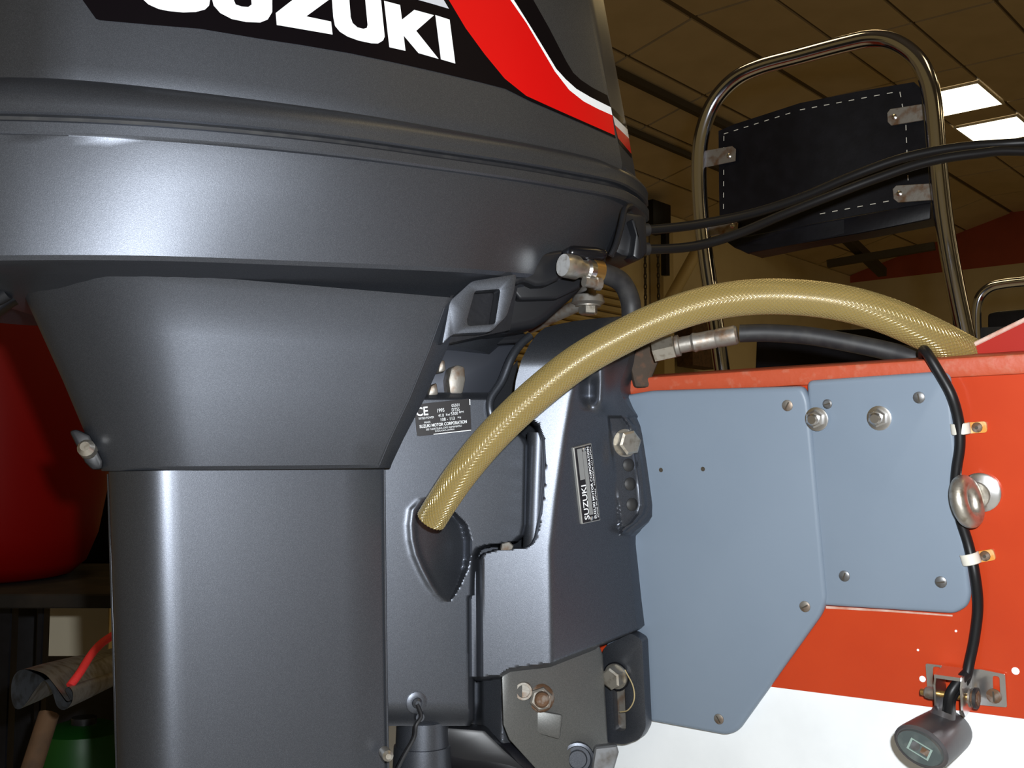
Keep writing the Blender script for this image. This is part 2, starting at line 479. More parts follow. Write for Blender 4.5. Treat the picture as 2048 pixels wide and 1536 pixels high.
def chain(x0, y0, x1, y1, o, label):
    a, b = WLP(x0, y0, o), WLP(x1, y1, o); b = Vector((a.x, a.y, b.z)); L = (a - b).length; n = int(L / 0.05)
    t = thing('hanging_chain', b, label, 'chain', 'chains beside the roller shutter')
    for i in range(n):
        c = a + (b - a) * ((i + 0.5) / n)
        ax = DL if i % 2 else DG
        pth = [c + ZV * (0.034 * sin(w_)) + ax * (0.013 * cos(w_)) for w_ in [2 * pi * q / 8 for q in range(8)]]
        tube('link', pth, 0.007, 'dark_steel', t, n=5, closed=True)
chain(1290, 505, 1282, 640, 0.40, 'thin dark hanging chain nearest the black fuel hose')
chain(1316, 505, 1303, 625, 0.40, 'thin dark hanging chain nearer the diagonal pipe')
a, b = P(1395, 500, 10.4), P(1318, 640, 10.2)
tag(tube('diagonal_pipe', [a, b], 0.058, 'tan_steel', n=12), 'tan pipe leaning diagonally behind the left chrome seat tube', 'pipe')
q = WLP(1342, 410, 0.3); q2 = WLP(1312, 450, 0.3)
spk = thing('wall_speaker', q2, 'black box high on the wall beside the cowl tip, above the cables', 'speaker')
box('cabinet', Vector((q.x, q.y, q.z)), DL * 0.34, -DG * 0.2, ZV * (-0.30), 'vinyl', spk, bevel=(0.01, 2))
box('bracket', Vector((q.x, q.y, q.z - 0.3)) + DL * 0.04, DL * 0.07, -DG * 0.06, ZV * (-0.45), 'vinyl', spk)
q = WLP(1352, 585, 0.1)
crate = box('wall_box', q, DL * -0.55, DG * 0.2, ZV * -0.8, 'wood_brown', bevel=(0.006, 1)); tag(crate, 'brown box on the wall behind the diagonal pipe', 'box')

# ================================================================== THE OUTBOARD MOTOR
motor = thing('outboard_motor', W(0, 0, 0.5), 'charcoal metallic outboard motor with black and red decals, clamped to the transom', 'outboard motor')
# --- plan outlines (along, half width), aft to fore, at each level
K_LIP = [(-.352, .055), (-.345, .12), (-.325, .172), (-.288, .208), (-.236, .229), (-.109, .240), (.048, .226), (.187, .193), (.279, .168), (.333, .149), (.406, .120), (.448, .084), (.478, .048), (.494, .024), (.502, .008)]
K_PAN = [(-.335, .045), (-.328, .11), (-.31, .165), (-.276, .205), (-.233, .226), (-.106, .229), (.035, .206), (.198, .173), (.25, .154), (.29, .139), (.335, .12), (.37, .095), (.395, .065), (.405, .04), (.41, .015)]
K_BASE = [(-.33, .04), (-.322, .09), (-.30, .135), (-.262, .175), (-.20, .204), (-.09, .208), (.083, .193), (.194, .172), (.266, .157), (.31, .146), (.355, .132), (.395, .117), (.422, .105), (.462, .055), (.478, .018)]
K_TOP = [(-.30, .035), (-.295, .085), (-.276, .13), (-.245, .168), (-.192, .198), (-.09, .202), (.075, .187), (.18, .165), (.245, .150), (.285, .139), (.322, .126), (.355, .111), (.378, .099), (.420, .05), (.438, .016)]
def closed_ring(k, z, creases=(4, 12), sub=4, tilt=0.0, inset=0.0, smooth=True):
    cuts = [0] + list(creases) + [len(k) - 1] if creases else [0, len(k) - 1]
    half = []
    for a, b in zip(cuts, cuts[1:]):
        seg = spline([Vector((q[0], q[1], 0)) for q in k[a:b + 1]], sub)
        half += seg[:-1]
    half.append(Vector((k[-1][0], k[-1][1], 0)))
    if inset:
        n = len(half); out = []
        for i in range(n):
            t = (half[min(n - 1, i + 1)] - half[max(0, i - 1)]).normalized()
            out.append(half[i] + Vector((t.y, -t.x, 0)) * inset)
        half = out
    st = [W(q.x, max(0.004, q.y), z + tilt * q.x) for q in half]
    po = [W(q.x, -max(0.004, q.y), z + tilt * q.x) for q in half[::-1]]
    return st + po
def loft(name, rings, m, parent, ang=32, cap=(True, True), **k):
    n = len(rings[0]); v = [p for r in rings for p in r]; f = []
    for a in range(len(rings) - 1):
        for i in range(n):
            j = (i + 1) % n
            f.append([a * n + i, a * n + j, (a + 1) * n + j, (a + 1) * n + i])
    if cap[0]: f.append(list(range(n))[::-1])
    if cap[1]: f.append([(len(rings) - 1) * n + i for i in range(n)])
    return mk(name, v, f, m, parent, ang, **k)
def kmix(a, b, t): return [(p[0] + (q[0] - p[0]) * t, p[1] + (q[1] - p[1]) * t) for p, q in zip(a, b)]
NC = ()
PT = 0.055; LT = 0.030
# lower cowl pan with its lip
K_UND = [(u * (0.70 if u > 0 else 0.72), v * 0.48) for u, v in K_PAN]
pan = loft('lower_cowl', [
    closed_ring(K_UND, 1.264, NC, tilt=-.07),
    closed_ring(kmix(K_PAN, K_UND, 0.62), 1.290, NC, tilt=-.01),
    closed_ring(kmix(K_PAN, K_UND, 0.14), 1.2995, NC, tilt=PT),
    closed_ring(kmix(K_PAN, K_UND, 0.03), 1.3025, NC, tilt=PT),
    closed_ring(kmix(K_PAN, K_LIP, 0.0), 1.3065, NC, tilt=PT),
    closed_ring(kmix(K_PAN, K_LIP, 0.05), 1.315, NC, tilt=PT),
    closed_ring(kmix(K_PAN, K_LIP, 0.28), 1.346, NC, tilt=PT * .8),
    closed_ring(kmix(K_PAN, K_LIP, 0.52), 1.374, NC, tilt=PT * .65),
    closed_ring(kmix(K_PAN, K_LIP, 0.74), 1.401, NC, tilt=LT),
    closed_ring(kmix(K_PAN, K_LIP, 0.78), 1.4095, NC, tilt=LT),
    closed_ring(K_LIP, 1.4105, NC, tilt=LT, inset=0.0015),
    closed_ring(K_LIP, 1.4125, NC, tilt=LT),
    closed_ring(K_LIP, 1.4215, NC, tilt=LT),
    closed_ring(K_LIP, 1.4235, NC, tilt=LT, inset=0.002),
    closed_ring(K_LIP, 1.4235, NC, tilt=LT, inset=0.012)], 'charcoal', motor, ang=26)
loft('cowl_seal', [closed_ring(K_LIP, 1.421, NC, tilt=LT, inset=0.010), closed_ring(K_LIP, 1.4325, NC, tilt=LT, inset=0.010)], 'rubber', motor, ang=26)
cover = loft('top_cowl', [
    closed_ring(K_BASE, 1.454, inset=0.002),
    closed_ring(K_BASE, 1.467),
    closed_ring(kmix(K_BASE, K_TOP, 0.06), 1.483),
    closed_ring(kmix(K_BASE, K_TOP, 0.34), 1.545),
    closed_ring(kmix(K_BASE, K_TOP, 0.66), 1.620),
    closed_ring(K_TOP, 1.70),
    closed_ring(K_TOP, 1.735, inset=0.012),
    closed_ring(K_TOP, 1.752, inset=0.035),
    closed_ring([(u * .6, v * .5) for u, v in K_TOP], 1.765)], 'charcoal', motor, ang=22)
loft('cowl_flange', [
    closed_ring(K_LIP, 1.4292, NC, tilt=LT, inset=0.012),
    closed_ring(K_LIP, 1.4292, NC, tilt=LT, inset=0.003),
    closed_ring(K_LIP, 1.4310, NC, tilt=LT, inset=0.0008),
    closed_ring(K_LIP, 1.4385, NC, tilt=LT, inset=0.0015),
    closed_ring(kmix(K_LIP, K_BASE, 0.06), 1.4450, NC, tilt=LT * .9),
    closed_ring(kmix(K_LIP, K_BASE, 0.17), 1.4525, NC, tilt=LT * .6),
    closed_ring(kmix(K_LIP, K_BASE, 0.32), 1.4580, NC, tilt=LT * .3),
    closed_ring(kmix(K_LIP, K_BASE, 0.60), 1.4625, NC, tilt=LT * .1),
    closed_ring(kmix(K_LIP, K_BASE, 0.90), 1.4655, NC),
    closed_ring(K_BASE, 1.466, NC, inset=0.004)], 'charcoal', motor, ang=26)
# --- decals draped on the top cowl
bmt = bmesh.new(); bmt.from_mesh(cover.data); bmt.transform(Matrix.Translation(WLOC[cover]))
bvh = BVHTree.FromBMesh(bmt); bmt.free()
def decal(name, poly, m, off, step=9, holes=(), parent=None):
    v2, f = cdt(poly, holes, step); v = []; ok = []
    for x, y in v2:
        h, nrm, idx, dist = bvh.ray_cast(CAM, ray(x, y).normalized())
        if h is None: ok.append(False); v.append(Vector((0, 0, 0))); continue
        if nrm.dot(CAM - h) < 0: nrm = -nrm
        ok.append(True); v.append(h + nrm * off)
    f = [t for t in f if all(ok[i] for i in t)]
    used = sorted({i for t in f for i in t}); mp = {i: k for k, i in enumerate(used)}
    return mk(name, [v[i] for i in used], [[mp[i] for i in t] for t in f], m, parent or cover, ang=20)
red_low = [(860, -60), (897, 0), (931, 57), (969, 109), (1009, 157.6), (1052, 192), (1109, 218), (1170, 245), (1229, 271)]
wht_low = [(985, -70), (1020, 0), (1052, 46), (1080.6, 94.6), (1109, 143), (1138, 180.5), (1166.5, 203), (1195, 218), (1224, 231)]
wht_up = [(993, -70), (1027, 0), (1056, 46), (1083, 90), (1112, 138), (1130, 158), (1152, 178), (1181, 195), (1221, 215)]
blk_up = [(1035, -70), (1066, 0), (1098, 57), (1132, 123), (1146, 146), (1161, 160), (1185, 176), (1214, 191)]
red_fac = [(1232, 273), (1262, 308), (1258, 277), (1229, 250)]
decal('black_decal', [(120, -70), (165, 0), (192, 38), (200, 41), (300, 50), (400, 58), (520, 78), (600, 90), (700, 107), (800, 128), (880, 146), (960, 165), (1010, 178), (1060, 203), (1109, 224), (1170, 250), (1231, 277)] + red_low[::-1], 'decal_black', 0.0006, 12)
decal('red_stripe', red_low + wht_low[::-1], 'decal_red', 0.0006, 12)
decal('white_stripe', wht_low + wht_up[::-1], 'decal_white', 0.0006, 12)
decal('black_stripe', wht_up + blk_up[::-1], 'decal_black', 0.0006, 12)
decal('red_stripe', [(1235, 276), (1262, 308), (1257, 277), (1229, 250)], 'decal_red', 0.0006, 8)
decal('white_stripe', [(1229, 250), (1257, 277), (1254, 259), (1225, 231)], 'decal_white', 0.0006, 8)
decal('black_stripe', [(1225, 231), (1254, 259), (1251, 243), (1223, 215)], 'decal_black', 0.0006, 8)
decal('black_stripe', [(1235, 276), (1262, 308), (1263, 317), (1237, 286)], 'decal_black', 0.0006, 8)
decal('grey_stripe', [(770, -45), (880, -45), (886, 0), (897, 18.5), (865, 9), (833, 0)], 'decal_grey', 0.0012, 12)
z2 = lambda pts: [(560 + a / 5.12, b / 5.12) for a, b in pts]
letters = [
    [(286, 0), (297, 10), (317, 19), (336, 23), (366, 26), (391, 25), (410, 20), (418, 12), (420, 0), (420, -25), (408, -38), (330, -55), (328, -65), (412, -50), (412, -80), (320, -97), (290, -85), (284, -60), (295, -42), (375, -25), (376, -12), (284, -24)],
    [(420, -80), (463, -70), (467, 0), (471, 10), (483, 14), (496, 15), (503, 10), (502, 0), (500, -62), (541, -55), (544, 0), (544, 25), (535, 40), (520, 46), (492, 45), (463, 39), (440, 27), (427, 12), (424, 0)],
    [(551, 27), (606, -16), (551, -27), (548, -55), (654, -31), (658, 0), (612, 33.6), (661.6, 44), (664.5, 70), (560, 52), (553, 51)],
    z2([(520, -125), (700, -78), (720, 180), (740, 240), (790, 285), (850, 300), (885, 290), (893, 260), (868, 0), (865, -35), (1030, 8), (1068, 380), (1050, 420), (1000, 450), (930, 448), (800, 420), (690, 380), (610, 330), (560, 270), (542, 180)]),
    z2([(1060, 12), (1225, 55), (1245, 205), (1370, 105), (1572, 160), (1390, 320), (1620, 608), (1412, 548), (1262, 370), (1280, 525), (1115, 488)]),
    z2([(1585, 158), (1732, 205), (1790, 655), (1642, 612)])]
for L in letters: decal('decal_letter', L, 'decal_white', 0.0012, 12)

# --- upper leg casing and leg
SEC = [(0, .10), (0.0, .50), (.008, .62), (.03, .72), (.06, .81), (.09, .882), (.12, .938), (.15, .976), (.18, .996), (.205, 1.0), (.23, .996), (.26, .984), (.30, .966), (.36, .940), (.50, .879), (.70, .792), (.85, .727), (.985, .668), (1.0, .645), (1.0, .10)]
def leg_loft(name, rows, m, parent, sec=SEC, ang=26):
    rings = []
    for (xl, yl, vl), (xr, yr, wd_) in rows:
        st = [M(xl + t * (xr - xl), yl + t * (yr - yl), wd_ * fv) for t, fv in sec]
        rings.append(st + [p - MN * (2 * wd_ * fv) for p, (t, fv) in list(zip(st, sec))[::-1]])
    return loft(name, rings, m, parent, ang)
SEC2 = [(0, .10), (0.0, .45), (.01, .56), (.04, .66), (.08, .75), (.13, .84), (.18, .91), (.23, .955), (.28, .985), (.33, 1.0), (.40, .997), (.55, .972), (.70, .942), (.85, .912), (.955, .888), (.962, .884), (1.0, .79), (1.0, .10)]
leg_loft('leg_casing', [
    ((20, 520, .08), (935, 598, .173)),
    ((26, 541, .08), (926, 618, .166)),
    ((75, 650, .055), (893, 700, .151)),
    ((125, 760, .05), (848, 800, .137)),
    ((168, 862, .045), (806, 880, .126)),
    ((200, 934, .04), (783, 929, .118)),
    ((203, 942, .04), (781, 936, .114))], 'charcoal', motor, SEC2)
leg_loft('leg', [((217, 943, .036), (768, 935, .108)), ((218, 960, .036), (768, 955, .108)), ((228, 1250, .034), (771, 1250, .106)), ((236, 1560, .033), (776, 1560, .104)), ((250, 2000, .03), (785, 2000, .10)), ((260, 2080, .02), (790, 2080, .07))], 'charcoal', motor)
# trailing-edge bead down the leg
tube('leg_bead', [M(219, 948, .040), M(228, 1250, .038), M(237, 1560, .037), M(250, 1990, .034)], 0.0028, 'charcoal', motor, n=8)
tube('leg_edge_glint', [M(768, 940, .0725), M(771, 1250, .071), M(776, 1560, .0695), M(785, 1990, .067)], 0.0016, 'charcoal', motor, n=8)  # thin tube added to catch a bright line down the front edge
tube('casing_edge_glint', [M(xl + .958 * (xr - xl), yl + .958 * (yr - yl), wd_ * .886) for (xl, yl, _), (xr, yr, wd_) in [((26, 541, 0), (926, 618, .166)), ((75, 650, 0), (893, 700, .151)), ((125, 760, 0), (848, 800, .137)), ((168, 862, 0), (806, 880, .126)), ((200, 934, 0), (783, 929, .118))]], 0.0013, 'charcoal', motor, n=8)  # added along the ridge to draw a highlight line
# bead under the cowl, screw on the pan, latch at the stern corner of the casing
lathe('pan_screw', M(283, 519, .195), MN, [(0, .006), (.003, .006), (.005, .003)], 'steel_dull', motor, n=14)
lt = prism('casing_latch', [M(a, b, .075) for a, b in [(138, 862), (152, 858), (180, 870), (206, 922), (205, 938), (185, 940), (170, 925)]], -MN * 0.03, 'satin_black', motor, bevel=(0.003, 2))
lathe('latch_pin', M(174, 898, .078), (MN + ZV * .3 - MU * .2), [(-.01, .009), (0.004, .009), (.009, .005)], 'steel', lt, n=14)
ca = prism('tilt_catch', [M(a, b, .05) for a, b in [(-30, 548), (10, 545), (38, 570), (46, 590), (20, 604), (-30, 640)]], -MN * 0.04, 'satin_black', motor, bevel=(0.006, 3))
tube('catch_lever', spline([M(-30, 600, .06), M(-5, 596, .062), (M(15, 585, .065))], 5), 0.008, 'satin_black', ca, n=10)
# lifting handle loop at the fore end of the pan
plate('lifting_loop', roundpoly([(900, 602), (944, 562), (1034, 548), (1028, 585), (1014, 632), (982, 664), (905, 668), (884, 690)], 9), [roundpoly([(950, 582), (1001, 578), (997, 604), (990, 648), (936, 652), (934, 640)], 6)], lambda x, y: M(x, y, .150), -MN * 0.024, 'charcoal', motor, bevel=(0.003, 2, 50))
prism('loop_dark_sheet', [M(a, b, .120) for a, b in [(905, 570), (1040, 545), (1020, 660), (880, 690)]], -MN * 0.03, 'vinyl', motor)  # added black sheet that keeps the loop's opening dark
# dark engine mount under the cowl
prism('mount_housing', [M(a, b, .10) for a, b in [(985, 540), (1172, 545), (1170, 572), (1160, 585), (1098, 640), (1072, 656), (1000, 668), (905, 672), (920, 600)]], -MN * 0.16, 'satin_black', motor, bevel=(0.012, 4))
prism('mount_cover', [M(a, b, .115) for a, b in [(1000, 545), (1165, 545), (1172, 556), (1164, 575), (1115, 598), (1040, 600), (1020, 575)]], -MN * 0.10, 'satin_black', motor, bevel=(0.010, 4))
prism('mount_lip', [M(a, b, .135) for a, b in [(985, 520), (1130, 498), (1140, 520), (1118, 560), (1095, 571), (1072, 572), (1050, 562), (1036, 570), (1010, 558)]], -MN * 0.08, 'satin_black', motor, bevel=(0.008, 3))
# steering link bolt under the mount
c = P(1176, 596, 1.36)
lathe('link_bolt', c, -ZV, [(-.02, .010), (-.004, .010), (-.003, .019), (.006, .021), (.009, .016), (.011, .016)], 'steel_dull', motor, n=18)
hexhead('link_nut', c - ZV * .011, -ZV, .012, .010, 'steel', motor)
tube('steering_link', [P(1176, 602, 1.36), P(1110, 632, 1.39), P(1060, 655, 1.42)], .008, 'steel_dull', motor, n=10)
# fore end of the cowl: latch lever and cable exit plate
tube('latch_wire', spline([M(1262, 412, .13), M(1250, 418, .14), M(1243, 450, .145), M(1232, 490, .15), M(1222, 512, .15)], 6), .0035, 'satin_black', motor, n=8)
prism('cowl_latch', [M(a, b, .10) for a, b in [(1262, 438), (1272, 436), (1284, 490), (1286, 512), (1278, 520), (1266, 512), (1272, 470)]], -MN * 0.03, 'satin_black', motor, bevel=(0.003, 2))
prism('latch_housing', [M(a, b, .085) for a, b in [(1240, 420), (1295, 430), (1298, 505), (1284, 520), (1245, 512), (1222, 500)]], -MN * 0.11, 'satin_black', motor, bevel=(0.006, 2))
prism('fuel_port', [M(a, b, .16) for a, b in [(1140, 488), (1195, 492), (1222, 500), (1215, 520), (1175, 520), (1136, 512)]], -MN * 0.05, 'black_gloss', motor, bevel=(0.006, 3))
# fuel connector, clip and short black fuel hose
a_, b_ = M(1126, 530, .165), M(1200, 545, .150)
d_ = (b_ - a_)
fc = lathe('fuel_connector', a_, d_, [(0, .0125), (.004, .0135), (.018, .0135), (.024, .010), (.030, .010)], 'steel', motor, n=20)
lathe('connector_collar', a_ + d_.normalized() * .030, d_, [(0, .0095), (.003, .012), (.010, .012), (.012, .0095)], 'steel_bright', fc, n=18)
hp = spline([M(1180, 541, .152), M(1212, 548, .148), M(1243, 565, .142), M(1260, 600, .135), M(1263, 640, .13), P(1262, 680, 1.27)], 8)
tube('fuel_hose', hp, .0115, 'rubber', motor, n=14)
hc = lathe('hose_clamp', M(1183, 541, .152), hp[4] - hp[0], [(0, .0128), (.012, .0128)], 'brass', motor, n=20)
lathe('clamp_screw', M(1168, 563, .162), hp[4] - hp[0], [(0, .006), (.014, .006), (.015, .0075), (.021, .0075), (.023, .005)], 'steel_dull', hc, n=12)

# --- swivel bracket: cast face with the scoop the hose dips into
DLT = [(998, 850), (1020, 832), (1050, 828), (1080, 830), (1110, 837), (1140, 850), (1170, 866), (1190, 880), (1204, 895)]
DRT = [(998, 868), (1020, 902), (1050, 930), (1080, 938), (1110, 938), (1140, 931), (1170, 919), (1190, 908), (1204, 898)]
def swivel_pt(x, y):
    v = 0.055
    if 998 < y < 1204:
        a, b = interp(DLT, y), interp(DRT, y)
        if b - a > 4:
            v += 0.0030 * exp(-((x - a + 4) / 9.0) ** 2) * min(1.0, (b - a) / 60)
            s = (x - a + 10) / (b - a + 10)
            if 0 < s < 1.05:
                q = min(1.0, s)
                dpt = 0.030 * min(1.0, (b - a) / 80) * (q ** 1.6)
                v -= dpt * (1 - sstep(0.91, 1.05, s))
    v -= 0.020 * sstep(1400, 1452, y) ** 2                     # rolls under at the foot
    v -= 0.012 * (1 - sstep(784, 800, y))
    r = interp(SWR, y)
    v -= 0.010 * sstep(r - 12, r + 1, x) ** 2
    if y > 1196: v -= 0.004 * sstep(936, 944, x)
    v -= 0.085 * sstep(r, r + 3, x)
    return M(x, y, v)
swrows = [(785, 740, 984), (800, 740, 987), (830, 740, 985), (850, 740, 1012), (866, 740, 1040), (878, 740, 1052), (890, 740, 1058), (1050, 740, 1055), (1070, 740, 1050), (1082, 740, 1036), (1087, 740, 1010), (1090, 740, 978), (1098, 740, 960), (1112, 740, 953), (1190, 740, 950), (1194, 740, 944), (1440, 740, 946), (1452, 740, 940)]
SWR = [(r[0], r[2]) for r in swrows]
relief('swivel_bracket', [(a, b, max(c, 1062) if a > 880 else c + 4) for a, b, c in swrows], 2.6, swivel_pt, -MN * 0.11, 'charcoal', motor)
# bright edge bead of the swivel bracket, knuckle and tilt tube in the gap
lathe('tilt_tube', P(1077, 866, 1.315), P(1068, 1105, 1.315) - P(1077, 866, 1.315), [(0, .0135), (.140, .0135)], 'charcoal', motor, n=20)
hexhead('gap_nut', P(1012, 1095, 1.30), MN, .008, .006, 'steel_dull', motor)
# swivel head: darker charcoal for the cavity's shade, curved rib and worn lug
prism('swivel_head', [M(a, b, .02) for a, b in [(860, 700), (890, 692), (1048, 682), (1030, 712), (1008, 752), (990, 790), (990, 810), (820, 810)]], -MN * 0.08, 'charcoal_shaded', motor, bevel=(0.006, 3))
prism('steering_arm', [M(a, b, .035) for a, b in [(880, 676), (1050, 664), (1062, 676), (1046, 686), (890, 697), (876, 700)]], -MN * 0.09, 'satin_black', motor, bevel=(0.004, 2))
tube('swivel_rib', spline([M(1060, 672, .04), M(1040, 690, .045), M(1022, 718, .05), M(1004, 762, .052), M(982, 796, .055), M(980, 822, .058), M(988, 845, .058)], 6), .0052, 'charcoal', motor, n=10)
prism('swivel_lug', [M(a, b, .045) for a, b in [(902, 736), (914, 729), (930, 733), (932, 760), (926, 788), (900, 788), (897, 760)]], -MN * 0.03, 'steel_dull', motor, bevel=(0.003, 2))
prism('swivel_lug', [M(a, b, .05) for a, b in [(862, 772), (874, 764), (878, 790), (856, 792)]], -MN * 0.03, 'steel_dull', motor, bevel=(0.003, 2))
prism('swivel_lug', [M(a, b, .05) for a, b in [(880, 722), (890, 718), (893, 742), (876, 746)]], -MN * 0.03, 'steel_dull', motor, bevel=(0.003, 2))
prism('head_plate', [P(a, b, 1.28 + (a - 970) * .0007) for a, b in [(975, 830), (985, 800), (1010, 752), (1035, 720), (1040, 800), (1030, 870), (985, 880)]], Vector((0, .02, 0)), 'charcoal', motor)

# --- clamp bracket: cast relief hooked over the transom
RIDGE = [(630, 1222), (660, 1196), (700, 1168), (800, 1142), (870, 1130), (1000, 1112), (1100, 1101), (1335, 1104), (1600, 1104)]
LOWB = [(960, 1356), (1000, 1352), (1020, 1340), (1100, 1330), (1255, 1270), (1300, 1252)]
clrows = [(633, 1236, 1270), (637, 1190, 1270), (642, 1150, 1270), (648, 1118, 1269), (655, 1090, 1268), (668, 1074, 1266), (690, 1058, 1264), (720, 1043, 1258), (740, 1037, 1251), (760, 1032, 1243), (775, 1030, 1241), (792, 1028, 1244), (815, 1024, 1259), (835, 1000, 1277), (852, 965, 1290), (880, 936, 1299), (920, 936, 1305), (960, 936, 1309), (1010, 936, 1313), (1028, 936, 1308), (1045, 936, 1294), (1060, 936, 1273), (1074, 936, 1260), (1090, 936, 1259), (1130, 936, 1263), (1200, 936, 1269), (1260, 936, 1276), (1290, 936, 1283), (1350, 936, 1286), (1440, 942, 1291), (1465, 965, 1288), (1480, 990, 1278), (1489, 1008, 1248), (1500, 1025, 1236), (1540, 1075, 1200), (1560, 1092, 1180)]
RECESS = [(815, 1024), (835, 1060), (852, 1078), (880, 1088), (920, 1090), (960, 1089), (1010, 1085), (1045, 1079), (1074, 1073), (1088, 1066), (1096, 1050), (1101, 990), (1108, 968), (1118, 962)]
CLR = [(r[0], r[2]) for r in clrows]; CLL = [(r[0], r[1]) for r in clrows]
FLL = [(828, 1214), (1072, 1241)]
def clamp_y(x, y):
    xr = interp(RIDGE, y); d = x - xr
    left = -d * 0.00004; right = d * 0.00050
    k = 0.0030                                                     # rounded ridge
    top = 1.232 + (0.5 * (left + right + sqrt((left - right) ** 2 + k * k)))
    top += 0.060 * (max(0, 735 - y) / 100) ** 2                    # hooks away over the transom
    top -= 0.014 * exp(-((x - 1206 + (y - 750) * .05) / 17) ** 2) * sstep(690, 720, y) * (1 - sstep(800, 836, y))
    top += 0.012 * exp(-((x - 1176) / 14) ** 2) * sstep(740, 770, y) * (1 - sstep(790, 825, y))
    top += 0.004 * exp(-((x - 1203) / 12) ** 2) * exp(-((y - 905) / 30) ** 2)
    fx = interp(FLL, y)
    if 826 < y < 1076:                                             # recessed bolt flange with a double rim
        e = interp(CLR, y)
        inn = sstep(fx - 1, fx + 5, x) * sstep(830, 837, y) * (1 - sstep(1064, 1074, y))
        flat = 1.322
        rim = 0.007 * (sstep(e - 34, e - 30, x) - sstep(e - 24, e - 20, x)) + 0.004 * sstep(e - 12, e - 2, x) * -1
        tgt = max(top, 1.285) if x < fx else flat - (1300 - x) * 0.00030 - 0.012 - rim
        top = top * (1 - inn) + tgt * inn
    low = 1.300 + (x - 970) * 0.00030 + 0.0008 * max(0, 1004 - x) + 0.10 * sstep(1190, 1200, x)
    yb = interp(LOWB, x)
    s = sstep(yb - 4, yb + 8, y)
    if x < 1004: s = sstep(yb - 2, yb + 6, y)
    Y = min(top, 1.345) * (1 - s) + low * s
    if 818 < y < 1118:                                             # deep gap beside the tilt tube
        xc = interp(RECESS, y); g = 1 - sstep(xc - 10, xc + 1, x)
        Y = Y * (1 - g) + (1.330 + max(0, 1092 - x) * 0.0007) * g
    elif y >= 1118:                                                # groove beside the swivel bracket
        Y += 0.05 * (1 - sstep(952, 966, x))
    return Y
def clamp_pt(x, y): return P(x, y, clamp_y(x, y))
relief('clamp_bracket', clrows, 3, clamp_pt, Vector((0.02, 0.05, 0)), 'charcoal', motor)
def CN(x, y):          # outward normal of the bracket face
    p = clamp_pt(x, y); a = clamp_pt(x + 8, y) - clamp_pt(x - 8, y); b = clamp_pt(x, y + 8) - clamp_pt(x, y - 8)
    n = a.cross(b).normalized()
    return n if n.dot(CAM - p) > 0 else -n
def on_clamp(x, y, o): return clamp_pt(x, y) + CN(x, y) * o
# bolt and three stopped holes in the upper flange
nb = (TNH * .75 + TT * -.1 + ZV * 0.0).normalized()
nb = CN(1258, 960)
hb = lathe('clamp_bolt', on_clamp(1250, 886, -.002), nb, [(0, .0165), (.003, .0165)], 'steel', motor, n=24)
hexhead('bolt_head', on_clamp(1250, 886, .001), nb, .0150, .013, 'steel', hb, a0=.2)
for hx, hy in [(1257, 930), (1260, 968), (1264, 1009)]:
    lathe('bolt_hole_plug', on_clamp(hx, hy, -.0035), CN(hx, hy), [(0, .0078), (.0042, .0078), (.0055, .006), (.0062, .003)], 'rubber', motor, n=18)
# maker's plate
cq = [clamp_pt(1143, 895), clamp_pt(1179, 886), clamp_pt(1197, 1040), clamp_pt(1160, 1048)]
cn = ((cq[1] - cq[0]).cross(cq[3] - cq[0])).normalized(); cn = cn if cn.dot(CAM - cq[0]) > 0 else -cn
cq = [q + cn * .0035 for q in cq]
mp = prism('maker_plate', cq, -cn * .005, 'plate_silver', motor, bevel=(.0006, 1))
prism('plate_field', quadrect(cq, .05, .95, .012, .985, cn * .0004), -cn * .0006, 'plate_black', mp)
prism('plate_blank', quadrect(cq, .15, .40, .03, .43, cn * .0008), -cn * .0005, 'plate_silver', mp)
prism('plate_blank', quadrect(cq, .42, .62, .075, .90, cn * .0008), -cn * .0005, 'plate_silver', mp)
lettering('SUZUKI', cq, .14, .40, .50, .95, 'decal_white', mp, cn * .0010, .01, True)
lettering('SUZUKI MOTOR CORPORATION', cq, .66, .78, .03, .96, 'decal_white', mp, cn * .0010, .015, True)
lettering('MADE IN JAPAN   FABRIQUE AU JAPON', cq, .83, .91, .04, .95, 'decal_white', mp, cn * .0010, .01, True)
for X, Y in [(.52, .045), (.50, .945)]:
    c = quadrect(cq, X, X, Y, Y, cn * .0004)[0]
    lathe('plate_rivet', c, cn, [(0, .0028), (.001, .0026), (.002, .001)], 'steel_bright', mp, n=10)
# rated-power sticker on the swivel bracket
sq = [M(828, 809, .0565), M(940, 797, .0565), M(943, 861, .0565), M(834, 873, .0565)]
st = prism('rating_sticker', roundpoly([(0, 0), (1, 0), (1, 1), (0, 1)], .05) and [quadrect(sq, a, a, b, b, Vector())[0] for a, b in roundpoly([(0, 0), (1, 0), (1, 1), (0, 1)], .06)], -MN * .0018, 'plate_black', motor)
so = MN * .0004
for args in [('CE', .02, .235, .10, .38, .02), ('1995', .40, .525, .21, .33, 0), ('05501', .66, .80, .115, .205, 0), ('DT55', .66, .80, .245, .345, 0), ('RATED POWER', .06, .33, .42, .49, 0), ('41.0', .41, .51, .38, .475, 0), ('Kw/', .55, .625, .385, .46, 0), ('5300', .64, .765, .365, .46, 0), ('RPM', .79, .87, .36, .42, 0), ('MASS', .15, .26, .565, .625, 0), ('108 - 113', .45, .70, .51, .61, 0), ('Kg', .76, .82, .52, .585, 0), ('SUZUKI MOTOR CORPORATION', .06, .92, .655, .755, .02), ('300 TAKATSUKA-CHO HAMAMATSU', .17, .82, .79, .85, 0), ('SHIZUOKA, JAPAN', .33, .68, .875, .935, 0)]:
    lettering(args[0], sq, *args[1:5], 'decal_white', st, so, args[5])
